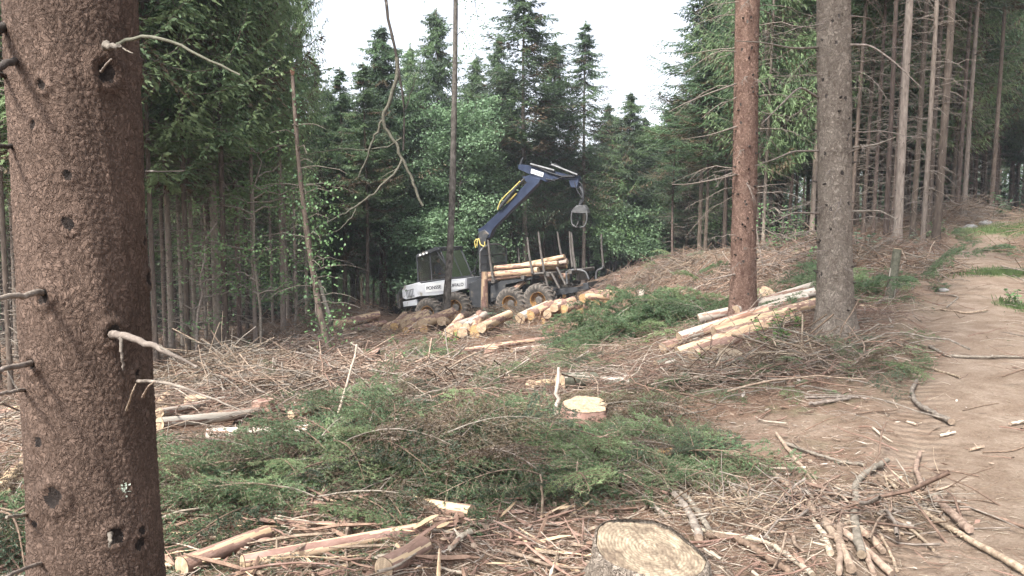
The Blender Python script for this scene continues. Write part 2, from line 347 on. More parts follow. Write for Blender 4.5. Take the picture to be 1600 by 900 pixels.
def cut_mat(name, c1, c2, c3, ringscale):
    "sawn end grain: growth rings round the log's own axis, with saw marks and dirt"
    m = bpy.data.materials.new(name); m.use_nodes = True; N = m.node_tree.nodes; L = m.node_tree.links
    b = N['Principled BSDF']; b.inputs['Roughness'].default_value = .8; b.inputs['Specular IOR Level'].default_value = .15
    t = N.new('ShaderNodeTexCoord'); mp = N.new('ShaderNodeMapping'); mp.inputs['Scale'].default_value = (1,1,0); L.new(t.outputs['Object'], mp.inputs[0])
    w = N.new('ShaderNodeTexWave'); w.wave_type = 'RINGS'; w.rings_direction = 'SPHERICAL'; w.inputs['Scale'].default_value = ringscale; w.inputs['Distortion'].default_value = 1.5; w.inputs['Detail'].default_value = 3; w.inputs['Detail Scale'].default_value = 2
    L.new(mp.outputs[0], w.inputs[0])
    r = N.new('ShaderNodeValToRGB'); r.color_ramp.elements[0].color = (*c1,1); r.color_ramp.elements[1].color = (*c2,1); L.new(w.outputs['Fac'], r.inputs[0])
    n = N.new('ShaderNodeTexNoise'); n.inputs['Scale'].default_value = 11; n.inputs['Detail'].default_value = 9; n.inputs['Roughness'].default_value = .75; L.new(t.outputs['Object'], n.inputs[0])
    r2 = N.new('ShaderNodeValToRGB'); r2.color_ramp.elements[0].position = .42; r2.color_ramp.elements[1].position = .62; L.new(n.outputs[0], r2.inputs[0])
    mx = N.new('ShaderNodeMix'); mx.data_type = 'RGBA'; L.new(r2.outputs[0], mx.inputs[0]); L.new(r.outputs[0], mx.inputs[6]); mx.inputs[7].default_value = (*c3,1)
    n3 = N.new('ShaderNodeTexNoise'); n3.inputs['Scale'].default_value = 90; n3.inputs['Detail'].default_value = 4; m3 = N.new('ShaderNodeMapping'); m3.inputs['Scale'].default_value = (1,.25,1); m3.inputs['Rotation'].default_value = (0,0,.6); L.new(t.outputs['Object'], m3.inputs[0]); L.new(m3.outputs[0], n3.inputs[0])
    mr = N.new('ShaderNodeMapRange'); mr.inputs[1].default_value = .3; mr.inputs[2].default_value = .7; mr.inputs[3].default_value = .62; mr.inputs[4].default_value = 1.12; L.new(n3.outputs[0], mr.inputs[0])
    hs = N.new('ShaderNodeHueSaturation'); L.new(mx.outputs[2], hs.inputs['Color']); L.new(mr.outputs[0], hs.inputs['Value'])
    L.new(hs.outputs[0], b.inputs['Base Color'])
    bp = N.new('ShaderNodeBump'); bp.inputs['Strength'].default_value = .5; bp.inputs['Distance'].default_value = .004; L.new(n3.outputs[0], bp.inputs['Height']); L.new(bp.outputs[0], b.inputs['Normal'])
    MATS[name] = m
cut_mat('cut_fresh', (.42,.31,.205), (.50,.39,.27), (.32,.22,.14), 40)
cut_mat('cut_orange', (.45,.29,.13), (.56,.39,.2), (.30,.18,.09), 40)
cut_mat('cut_grey', (.25,.195,.135), (.36,.295,.21), (.13,.095,.068), 22)
def ground_mat():
    m = bpy.data.materials.new('forest_soil'); m.use_nodes = True; N = m.node_tree.nodes; L = m.node_tree.links
    b = N['Principled BSDF']; b.inputs['Roughness'].default_value = .95; b.inputs['Specular IOR Level'].default_value = .1
    t = N.new('ShaderNodeTexCoord')
    def noise(s, d=8, ro=.65, st=None):
        n = N.new('ShaderNodeTexNoise'); n.inputs['Scale'].default_value = s; n.inputs['Detail'].default_value = d; n.inputs['Roughness'].default_value = ro
        if st:
            mp = N.new('ShaderNodeMapping'); mp.inputs['Scale'].default_value = st[0]; mp.inputs['Rotation'].default_value = (0,0,st[1]); L.new(t.outputs['Object'], mp.inputs[0]); L.new(mp.outputs[0], n.inputs[0])
        else: L.new(t.outputs['Object'], n.inputs[0])
        return n.outputs[0]
    def ramp(x, el):
        r = N.new('ShaderNodeValToRGB'); L.new(x, r.inputs[0]); e = r.color_ramp.elements
        while len(e) < len(el): e.new(.5)
        for i, (p, c) in enumerate(el): e[i].position = p; e[i].color = (*c, 1)
        return r.outputs[0]
    def mix(f, a, c, mode='MIX'):
        x = N.new('ShaderNodeMix'); x.data_type = 'RGBA'; x.blend_type = mode
        if isinstance(f, float): x.inputs[0].default_value = f
        else: L.new(f, x.inputs[0])
        L.new(a, x.inputs[6]); L.new(c, x.inputs[7]); return x.outputs[2]
    soil = ramp(noise(2.3, 10), [(.3,(.125,.098,.074)),(.5,(.205,.165,.127)),(.7,(.29,.242,.195))])
    soil2 = ramp(noise(45, 6, .8), [(.32,(.08,.055,.04)),(.5,(.24,.175,.13)),(.68,(.37,.29,.22))])
    road = mix(.55, soil, soil2)
    damp = ramp(noise(3.1, 7, .7), [(.42,g(0)),(.6,g(.75))]); road = mix(damp, road, ramp(noise(70, 6, .8), [(.35,(.06,.042,.03)),(.55,(.17,.12,.085)),(.7,(.30,.23,.17))]))
    lit1 = ramp(noise(38, 8, .8), [(.3,(.035,.023,.017)),(.48,(.13,.082,.057)),(.6,(.225,.15,.107)),(.75,(.38,.285,.21))])
    lit2 = ramp(noise(20, 8, .8, ((1,.12,1),.5)), [(.35,(.045,.03,.022)),(.5,(.14,.088,.06)),(.66,(.31,.22,.155))])
    lit3 = ramp(noise(20, 8, .8, ((.12,1,1),.9)), [(.35,(.04,.026,.02)),(.5,(.14,.084,.057)),(.66,(.30,.205,.145))])
    l = mix(.5, lit2, lit3); l = mix(.5, l, lit1)
    green = ramp(noise(30, 8, .8), [(.35,(.03,.045,.02)),(.55,(.09,.11,.05)),(.7,(.2,.2,.1))])
    gm = ramp(noise(1.1, 6), [(.54,g(0)),(.64,g(.7))])
    l = mix(gm, l, green)
    a = N.new('ShaderNodeAttribute'); a.attribute_name = 'zones'; sp = N.new('ShaderNodeSeparateColor'); L.new(a.outputs['Color'], sp.inputs[0])
    c = mix(sp.outputs[0], l, road)
    grass = ramp(noise(50, 6), [(.35,(.05,.08,.03)),(.6,(.12,.16,.06))])
    c = mix(sp.outputs[1], c, grass)
    floor = ramp(noise(9, 8, .75), [(.35,(.028,.022,.017)),(.6,(.085,.06,.045)),(.75,(.15,.11,.08))])
    c = mix(sp.outputs[2], c, floor)
    L.new(c, b.inputs['Base Color'])
    bp = N.new('ShaderNodeBump'); bp.inputs['Strength'].default_value = .9; bp.inputs['Distance'].default_value = .025
    at2 = N.new('ShaderNodeAttribute'); at2.attribute_name = 'track'; s2 = N.new('ShaderNodeSeparateXYZ'); L.new(at2.outputs['Vector'], s2.inputs[0])
    def mt(op, a_, b_=0.0):
        q = N.new('ShaderNodeMath'); q.operation = op
        for i_, x_ in enumerate((a_, b_)):
            if isinstance(x_, (int, float)): q.inputs[i_].default_value = x_
            else: L.new(x_, q.inputs[i_])
        return q.outputs[0]
    wv = mt('SINE', mt('ADD', mt('MULTIPLY', s2.outputs[0], 46.0), mt('MULTIPLY', s2.outputs[1], 9.0)))
    tread = mt('MULTIPLY', mt('MULTIPLY', wv, s2.outputs[2]), mt('MULTIPLY', noise(1.6, 3), .9))
    L.new(mt('ADD', noise(32, 10, .75), tread), bp.inputs['Height']); L.new(bp.outputs[0], b.inputs['Normal'])
    MATS['soil'] = m
ground_mat()
M = MATS
# ------------------------------------------------------------------ ground
def build_ground():
    a = np.concatenate([np.linspace(-52, 52, 520, endpoint=False), np.linspace(52, 308, 64, endpoint=False)])*math.pi/180
    r = .25*(450/.25)**(np.arange(430)/429.0)
    A, Rr = np.meshgrid(a, r); X = Rr*np.sin(A); Y = Rr*np.cos(A); Z = H(X, Y)
    na, nr = len(a), len(r)
    V = np.stack([X,Y,Z],-1).reshape(-1,3); V = np.vstack([V, [[0,0,h1(0,0)]]])
    i = np.arange(nr-1)[:,None]*na; j = np.arange(na)[None]; j2 = (j+1) % na
    F = np.stack([i+j,i+na+j,i+na+j2,i+j2],-1).reshape(-1,4)[:, ::-1]
    mb = MB(); mb.add(V, F); mb.F.append((np.stack([np.arange(na), (np.arange(na)+1) % na, np.full(na, nr*na)],1)[:, ::-1], np.zeros(na,int), True))
    o = mb.build('ground', M['soil']); tag(o, kind='structure')
    x, y = V[:,0], V[:,1]
    rm = road_mask(x, y)
    gr = np.zeros(len(x))
    for px, py, Y, rx, ry in [(1590,432,14,.9,.28),(1600,375,22,1.3,2.2),(1600,480,11,.25,.4)]:
        c = at(px, py, Y); gr = np.maximum(gr, np.clip(1.4-(((x-c[0])/rx)**2+((y-c[1])/ry)**2)-.9*fbm(x,y,3,3), 0, 1))
    ex = np.array([-60,-9.5,-8.2,-6.5,-5.2,-3,1,4,7,10,14,18,30,60]); ey = np.array([10,15,18,21.5,25,31,36.5,40,41,36,28,27,38,60])
    fl = 1/(1+np.exp(-(y-np.interp(x, ex, ey)-1.2*fbm(x,y,.5,2))*1.3))*(1-rm)
    fl = np.maximum(fl, 1/(1+np.exp(-(-y-1.5)*2)))
    best = np.full(len(x), 1e9); S_ = np.zeros(len(x)); Lt = np.zeros(len(x)); acc = 0
    for a_, b_ in zip(ROAD[:-1], ROAD[1:]):
        d = b_-a_; Ln = math.hypot(*d); t = np.clip(((x-a_[0])*d[0]+(y-a_[1])*d[1])/Ln**2, 0, 1); ex = x-(a_[0]+t*d[0]); ey = y-(a_[1]+t*d[1]); q = np.hypot(ex, ey); m = q < best
        best = np.where(m, q, best); S_ = np.where(m, acc+t*Ln, S_); Lt = np.where(m, np.sign(d[0]*ey-d[1]*ex)*q, Lt); acc += Ln
    band = np.maximum(np.exp(-((Lt-.55)/.22)**4), np.exp(-((Lt+.62)/.22)**4))
    tr = o.data.attributes.new('track', 'FLOAT_VECTOR', 'POINT'); tr.data.foreach_set('vector', np.stack([S_, np.abs(np.abs(Lt)-.58)*3, band], 1).astype(np.float32).ravel())
    at_ = o.data.attributes.new('zones', 'FLOAT_COLOR', 'POINT')
    c4 = np.stack([rm, gr, fl, np.ones(len(x))], 1).astype(np.float32); at_.data.foreach_set('color', c4.ravel())
build_ground()

# ------------------------------------------------------------------ spruce parts
def make_branch(rng, L, droop=.25, tip=.2, step=.06, el=.12, ew=.035, hang=.35, spread=.42, dens=1.0, bare=.12):
    "one green spruce bough along +x: returns (stem points, stem radii), foliage positions, directions"
    k = 8; t = np.linspace(0, 1, k)
    S = np.stack([L*t, .04*L*np.sin(t*5+rng.random()*6), -droop*L*np.sin(t*math.pi*.75)+tip*L*t**3*.6], 1)
    n = int(L/step); ti = np.linspace(bare, 1, n)+rng.normal(0, .01, n); ti = np.clip(ti, 0, 1)
    base = np.stack([np.interp(ti, t, S[:,i]) for i in range(3)], 1)
    side = np.where(np.arange(n) % 2 == 0, 1, -1)
    ln = spread*L*(1-ti*.82)*rng.uniform(.5, 1.1, n)*np.minimum(1, .35+ti*3)
    ang = np.radians(rng.uniform(38, 62, n))*side
    D = np.stack([np.cos(ang), np.sin(ang), -hang*rng.uniform(.4, 1.8, n)], 1); D /= np.linalg.norm(D, axis=1, keepdims=True)
    m = np.maximum(2, (ln/el*1.7*dens).astype(int)); idx = np.repeat(np.arange(n), m)
    u = rng.random(len(idx))
    P = base[idx]+D[idx]*(ln[idx]*u)[:,None]; P[:,2] -= hang*.5*ln[idx]*u**2
    E = D[idx]+rng.normal(0, .27, (len(idx),3)); E[:,2] -= hang*.5
    ns = int(L/el*2.2*dens); us = rng.uniform(bare, 1, ns); Ps = np.stack([np.interp(us, t, S[:,i]) for i in range(3)], 1)
    Es = np.stack([np.ones(ns), rng.normal(0,.7,ns), rng.normal(0,.4,ns)], 1)
    return S, np.linspace(.018*L/2.5+.004, .003, k), np.vstack([P, Ps]), np.vstack([E, Es])
def rotz(P, a): c, s = math.cos(a), math.sin(a); return P@np.array([[c,s,0],[-s,c,0],[0,0,1.]])
def roty(P, a): c, s = math.cos(a), math.sin(a); return P@np.array([[c,0,-s],[0,1,0],[s,0,c]])

def crown_mesh(name, seed, Ht, z0, R, el, ew, mats, whorl=.42, per=6, hang=.45, dens=1.0, shape=.75, brown=.0, step=.09):
    rng = np.random.default_rng(seed); lib = [make_branch(rng, 1.0, rng.uniform(.1,.32), rng.uniform(.1,.35), step/2.2, el/2.2, ew, hang, .42, dens) for _ in range(7)]
    mb = MB(); z = z0
    while z < Ht-.12:
        f = (z-z0)/(Ht-z0)
        Rm = R*min(1, .5+f*3.2)*(1-f)**shape+.22
        for b in range(per):
            if rng.random() < .13: continue
            L = Rm*rng.uniform(.55, 1.15); S, rr, P, E = lib[rng.integers(len(lib))]
            keep = rng.random(len(P)) < min(1, .25+L/2.4)
            sc = L; p = P[keep]*sc; e = E[keep]; s_ = S*sc
            a = rng.random()*6.283; tilt = math.radians(-14+44*f**1.3+rng.normal(0, 6))
            p = rotz(roty(p, tilt), a); e = rotz(roty(e, tilt), a); s_ = rotz(roty(s_, tilt), a)
            o = np.array([0,0,z+rng.normal(0,.1)])
            mi = 1 if rng.random() < .33 else 0
            if rng.random() < brown*(1-f)*1.5: mi = 2
            mb.leaves(p+o, e, el*rng.uniform(.7,1.3,len(p)), ew*rng.uniform(.7,1.4,len(p)), mi, rng, N=np.array([0,0,1.])+rng.normal(0,.75,(len(p),3)))
            mb.tubes(s_+o, np.linspace(.012*L/2+.004, .003, len(s_)), 3, 3)
        z += whorl*rng.uniform(.6, 1.2)*(1-.45*f)
    p = np.stack([rng.normal(0,.03,60), rng.normal(0,.03,60), Ht-rng.uniform(0,1.0,60)], 1); mb.leaves(p, np.stack([rng.normal(0,.5,60), rng.normal(0,.5,60), np.ones(60)],1), el, ew, 0, rng)
    return mb.mesh(name, [M[x] for x in mats])
def trunk_mesh(name, seed, Ht, r0, mats, sides=12, bend=.05, flare=1.5, k=22, knots=True, topr=.02):
    rng = np.random.default_rng(seed); t = np.linspace(0, 1, k)**1.3; z = -.5+t*(Ht+.5)
    zz = np.maximum(z, 0)
    r = r0*(1-zz/Ht)**.75+topr+r0*(flare-1)*np.exp(-zz/.22)
    ph = rng.random(2)*6
    P = np.stack([bend*(np.sin(zz*.35+ph[0])-math.sin(ph[0])), bend*(np.cos(zz*.28+ph[1])-math.cos(ph[1])), z], 1)
    mb = MB().tubes(P, r, sides, 0)
    if knots:
        n = int(Ht*5); zk = rng.uniform(.6, Ht*.75, n); a = rng.random(n)*6.283; rk = np.interp(zk, z, r)
        c = np.stack([np.interp(zk, z, P[:,0]), np.interp(zk, z, P[:,1]), zk], 1); d = np.stack([np.cos(a), np.sin(a), rng.uniform(-.1,.4,n)], 1)
        q = np.stack([c+d*(rk*.8)[:,None], c+d*(rk+rng.uniform(.02,.09,n))[:,None]], 1)
        mb.tubes(q, np.tile([.016,.008], (n,1)), 4, 1)
    return mb.mesh(name, [M[x] for x in mats])
def deadbranch_mesh(name, seed, z0, z1, n, L0, r, matn='twig_grey', R0=.1, sub=5):
    rng = np.random.default_rng(seed); k = 7; t = np.linspace(0, 1, k)
    z = rng.uniform(z0, z1, n); a = rng.random(n)*6.283; L = L0*rng.uniform(.25, 1.15, n)*(.55+.6*(z-z0)/(z1-z0))
    up = rng.uniform(-.1, .28, n); dr = rng.uniform(.1, .6, n)
    rad = L[:,None]*t; P = np.stack([np.cos(a)[:,None]*(R0*.5+rad), np.sin(a)[:,None]*(R0*.5+rad), z[:,None]+L[:,None]*(up[:,None]*t-dr[:,None]*t**2)], -1)
    P[:,1:] += rng.normal(0, .018, (n,k-1,3))*L[:,None,None]
    Rr = (r*(.6+.6*rng.random(n)))[:,None]*(1-.78*t)
    mb = MB().tubes(P, Rr, 4, 0)
    m = n*sub; i = np.repeat(np.arange(n), sub); u = rng.uniform(.3, .98, m); fi = u*(k-1); lo = np.minimum(fi.astype(int), k-2); w = (fi-lo)[:,None]
    B = P[i,lo]*(1-w)+P[i,lo+1]*w; D = P[i,lo+1]-P[i,lo]; D /= np.linalg.norm(D,axis=1,keepdims=True)
    sd_ = np.cross(D, [0,0,1.])*rng.choice([-1,1],m)[:,None]; d = D*.7+sd_*rng.uniform(.4,1,m)[:,None]+np.stack([g0*0 for g0 in (u,u,u)],1); d[:,2] -= rng.uniform(0,.7,m)
    l = L[i]*rng.uniform(.1,.4,m)*(1.1-u); tt = np.linspace(0,1,4)
    Q = B[:,None]+d[:,None]*(l[:,None,None]*tt[None,:,None]); Q[:,:,2] -= (l[:,None]*.35)*tt**2
    mb.tubes(Q, (r*.32)*(1-.7*tt)[None]*np.ones((m,1)), 3, 0)
    return mb.mesh(name, [M[matn]])

# shared meshes: spruces with a long bare stem (A), full crowned (B), younger fine crowned (C)
BG = ['needle_mid','needle_dark','needle_brown','twig_grey']
MG = ['needle_light','needle_mid','needle_brown','twig_grey']
crownA = [crown_mesh('crown', 10+i, 20, 8.0+i*.7, 2.3, .15, .036, BG, brown=.25, dens=1.5) for i in range(3)]
crownB = [crown_mesh('crown', 20+i, 18, 3.0+i*1.0, 3.0, .17, .036, BG if i else MG, brown=.12, hang=.7, per=7, shape=.6, dens=1.8) for i in range(4)]
crownC = [crown_mesh('crown', 30+i, 17, 4.6+i*.6, 3.1, .13, .045, ['needle_light','needle_mid','needle_brown','twig_grey'], dens=1.7, per=6, hang=.5, brown=.08, whorl=.62, shape=.5) for i in range(3)]
trunkS = [trunk_mesh('trunk', 40+i, 19.5, .15, ['bark_spruce','twig_grey'], bend=.06+.03*i) for i in range(3)]
trunkP = [trunk_mesh('trunk', 45+i, 19.5, .15, ['bark_pale_sunlit','bark_dark'], bend=.05+.03*i) for i in range(2)]
deadS = [deadbranch_mesh('dead_branches', 50+i, .8, 9.5, 120, 1.5, .010) for i in range(3)]
deadL = [deadbranch_mesh('dead_branches', 55+i, .5, 9.5, 70, 1.2, .009) for i in range(3)]
treeno = [0]
def spruce(x, y, Ht=19, dia=.26, kind='A', pale=False, label='', group=None, lean=(0,0), crownscale=1.0, v=None, dead=True, z=None, name='spruce_tree', crown=True):
    rng = random.Random(treeno[0]*7+3); treeno[0] += 1; v = rng.randrange(100) if v is None else v
    root = empty(name, (x, y, (h1(x, y) if z is None else z)-.05), rng.random()*6.28)
    root.rotation_euler = (lean[0], lean[1], 0)
    rz = rng.random()*6.28
    tag(root, label, 'tree', group)
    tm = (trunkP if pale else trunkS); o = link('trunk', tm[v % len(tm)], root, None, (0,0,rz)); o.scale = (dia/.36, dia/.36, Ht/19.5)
    if crown:
        cl = {'A':crownA,'B':crownB,'C':crownC}[kind]; hs = {'A':20,'B':18,'C':17}[kind]
        c = link('crown', cl[v % len(cl)], root, None, (0,0,rz+1)); c.scale = (crownscale, crownscale, Ht/hs)
    if dead:
        dl = deadS if rng.random() < .6 else deadL
        d = link('dead_branches', dl[v % 3], root, None, (0,0,rz+2)); q = .8+.4*rng.random(); d.scale = (q, q, Ht/19.5)
    return root
def shift_base(px, Y): p = on(px, Y); return p[0], p[1]
# ------------------------------------------------------------------ bark of the big near trunks
def bark_mat(name, c0, c1, c2, vs=46, zst=.6, bdist=.012):
    m = bpy.data.materials.new(name); m.use_nodes = True; N = m.node_tree.nodes; L = m.node_tree.links
    b = N['Principled BSDF']; b.inputs['Roughness'].default_value = .9; b.inputs['Specular IOR Level'].default_value = .15
    t = N.new('ShaderNodeTexCoord'); mp = N.new('ShaderNodeMapping'); mp.inputs['Scale'].default_value = (1,1,zst); L.new(t.outputs['Object'], mp.inputs[0])
    nw = N.new('ShaderNodeTexNoise'); nw.inputs['Scale'].default_value = 14; nw.inputs['Detail'].default_value = 4; L.new(mp.outputs[0], nw.inputs[0])
    ad = N.new('ShaderNodeVectorMath'); ad.operation = 'MULTIPLY_ADD'; ad.inputs[1].default_value = (.15,.15,.15); L.new(nw.outputs['Color'], ad.inputs[0]); L.new(mp.outputs[0], ad.inputs[2])
    def vor(s, f):
        v = N.new('ShaderNodeTexVoronoi'); v.feature = f; v.inputs['Scale'].default_value = s; L.new(ad.outputs[0], v.inputs[0]); return v
    v1 = vor(vs, 'DISTANCE_TO_EDGE'); v2 = vor(vs, 'F1'); v3 = vor(vs*2.6, 'DISTANCE_TO_EDGE'); v4 = vor(vs*.33, 'DISTANCE_TO_EDGE')
    def mr(x, a, b_, c, d):
        q = N.new('ShaderNodeMapRange'); q.inputs[1].default_value = a; q.inputs[2].default_value = b_; q.inputs[3].default_value = c; q.inputs[4].default_value = d; L.new(x, q.inputs[0]); return q.outputs[0]
    def mth(op, a, b_):
        q = N.new('ShaderNodeMath'); q.operation = op
        for i, x in enumerate((a, b_)):
            if isinstance(x, (int, float)): q.inputs[i].default_value = x
            else: L.new(x, q.inputs[i])
        return q.outputs[0]
    nz = N.new('ShaderNodeTexNoise'); nz.inputs['Scale'].default_value = 90; nz.inputs['Detail'].default_value = 8; nz.inputs['Roughness'].default_value = .75; L.new(mp.outputs[0], nz.inputs[0])
    nl = N.new('ShaderNodeTexNoise'); nl.inputs['Scale'].default_value = 4.5; nl.inputs['Detail'].default_value = 6; L.new(mp.outputs[0], nl.inputs[0])
    cellr = N.new('ShaderNodeSeparateColor'); L.new(v2.outputs['Color'], cellr.inputs[0])
    e1 = mr(v1.outputs[0], 0, .10, 0, 1); e3 = mr(v3.outputs[0], 0, .12, 0, 1); e4 = mr(v4.outputs[0], 0, .05, 0, 1)
    h = mth('ADD', mth('MULTIPLY', e1, mth('ADD', .25, cellr.outputs[0])), mth('ADD', mth('MULTIPLY', e3, .28), mth('ADD', mth('MULTIPLY', nz.outputs[0], .8), mth('MULTIPLY', e4, .5))))
    cf = mth('ADD', mth('MULTIPLY', h, .24), mth('MULTIPLY', nl.outputs[0], .55))
    r = N.new('ShaderNodeValToRGB'); L.new(cf, r.inputs[0]); e = r.color_ramp.elements; e.new(.5); e.new(.5)
    for i, (p, c) in enumerate([(.30, c0), (.52, c1), (.72, c2), (.9, tuple(x*1.45 for x in c2))]): e[i].position = p; e[i].color = (*c, 1)
    L.new(r.outputs[0], b.inputs['Base Color'])
    bp = N.new('ShaderNodeBump'); bp.inputs['Strength'].default_value = 1; bp.inputs['Distance'].default_value = bdist; L.new(h, bp.inputs['Height']); L.new(bp.outputs[0], b.inputs['Normal'])
    MATS[name] = m
bark_mat('bark_big', (.036,.024,.018), (.078,.052,.039), (.125,.086,.066), 70, .8, .0035)
bark_mat('bark_big_grey', (.07,.055,.044), (.23,.185,.145), (.34,.285,.23), 34, .7, .02)
bark_mat('bark_big_red', (.06,.035,.028), (.18,.105,.08), (.29,.19,.145), 34, .7, .02)

def worley(x, y, seed=3):
    "nearest-two cell distances on a jittered grid, for bark plates"
    rg = np.random.default_rng(seed).random((64,64,2)); xi = np.floor(x).astype(int); yi = np.floor(y).astype(int)
    d1 = np.full(x.shape, 9.); d2 = d1.copy()
    for a in (-1,0,1):
        for b in (-1,0,1):
            q = rg[(xi+a) & 63, (yi+b) & 63]; d = np.hypot(xi+a+q[...,0]-x, yi+b+q[...,1]-y)
            n = d < d1; d2 = np.where(n, d1, np.minimum(d2, d)); d1 = np.where(n, d, d1)
    return d1, d2
def big_trunk(p0, p1, r_low, r_up, Ht, mat_, name='trunk', na=300, nz=520, zd=3.4, flare=.1, amp=.006, knots=(), parent=None, bumps=1.0, roots=0.0, extra=None):
    "trunk through world points p0 (base) and p1, in base-relative coordinates"
    p0 = np.array(p0); ax = (np.array(p1)-p0); ax = ax/ax[2]
    z = np.concatenate([np.linspace(-.25, zd, nz), np.linspace(zd+.1, Ht, 30)])
    a = np.arange(na)*2*math.pi/na; A, Z = np.meshgrid(a, z)
    zz = np.maximum(Z, 0); R = np.where(Z < zd, r_low+(r_up-r_low)*Z/zd, r_up*(1-(Z-zd)/(Ht-zd))**.8+.01)
    R = R+flare*np.exp(-zz/.28)*(1+roots*np.cos(A*5+1+.6*np.sin(Z*3)))
    u = A*r_low
    wrap = .5-.5*np.cos(A)  # blend the seam on the side of the noise domain
    def per(fn, s): return fn(np.cos(A)*r_low*s+5, np.sin(A)*r_low*s+Z*s*.35)*1.0
    big = fbm(np.cos(A)*2.2+Z*1.7, np.sin(A)*2.2+Z*.9+8, 1.3, 4)
    k = 2*math.pi/ (round(2*math.pi*r_low/.022)); cols = round(2*math.pi*r_low/.022)
    sx = 64/cols if False else 1
    X1 = A/(2*math.pi)*64*1.0*max(1, round(cols/64)) ; d1, d2 = worley(X1+.5*fbm(np.cos(A)*9, np.sin(A)*9+Z*30, 1, 2), Z/.018+.8*fbm(np.cos(A)*7+3, Z*20, 1, 2))
    pl = np.clip((d2-d1)*3, 0, 1)*(1-.5*d1)
    fine = fbm(np.cos(A)*r_low*160+Z*60, np.sin(A)*r_low*160+Z*190, 1., 3)
    disp = bumps*(amp*(pl-.5)+amp*.7*fine)+.012*big
    for (kz, ka, kr, kh) in knots:
        da = (A-ka+math.pi) % (2*math.pi)-math.pi; q = np.hypot(da*r_low, (Z-kz)*.9)/kr
        disp = disp+kh*(.9*np.exp(-(q-1.05)**2*4)-.35*np.exp(-q**2*3)+.35*fbm(np.cos(A)*14, np.sin(A)*14+Z*30, 1, 3)*np.exp(-q**2))
    R = R+disp
    V = np.stack([R*np.cos(A)+ax[0]*Z, R*np.sin(A)+ax[1]*Z, Z], -1).reshape(-1,3)
    nzt = len(z); i = np.arange(nzt-1)[:,None]*na; j = np.arange(na)[None]; j2 = (j+1) % na
    mb = MB(); mi = np.zeros((nzt-1, na), int)
    for (kz, ka, kr, kh) in knots:
        da = (A-ka+math.pi) % (2*math.pi)-math.pi; q = np.hypot(da*r_low, (Z-kz)*.8)/kr+.35*fbm(np.cos(A)*9+Z*40, np.sin(A)*9+Z*25, 1, 3); mi = np.where(q[:-1] < .62, 1, mi)
    mb.add(V, np.stack([i+j,i+j2,i+na+j2,i+na+j],-1).reshape(-1,4), mi.ravel(), True)
    if extra is not None: mb.tubes(extra[0], extra[1], 6, 1)
    if not isinstance(mat_, (list, tuple)): mat_ = [mat_, M['knot_dark']]
    return mb.build(name, mat_, parent), ax

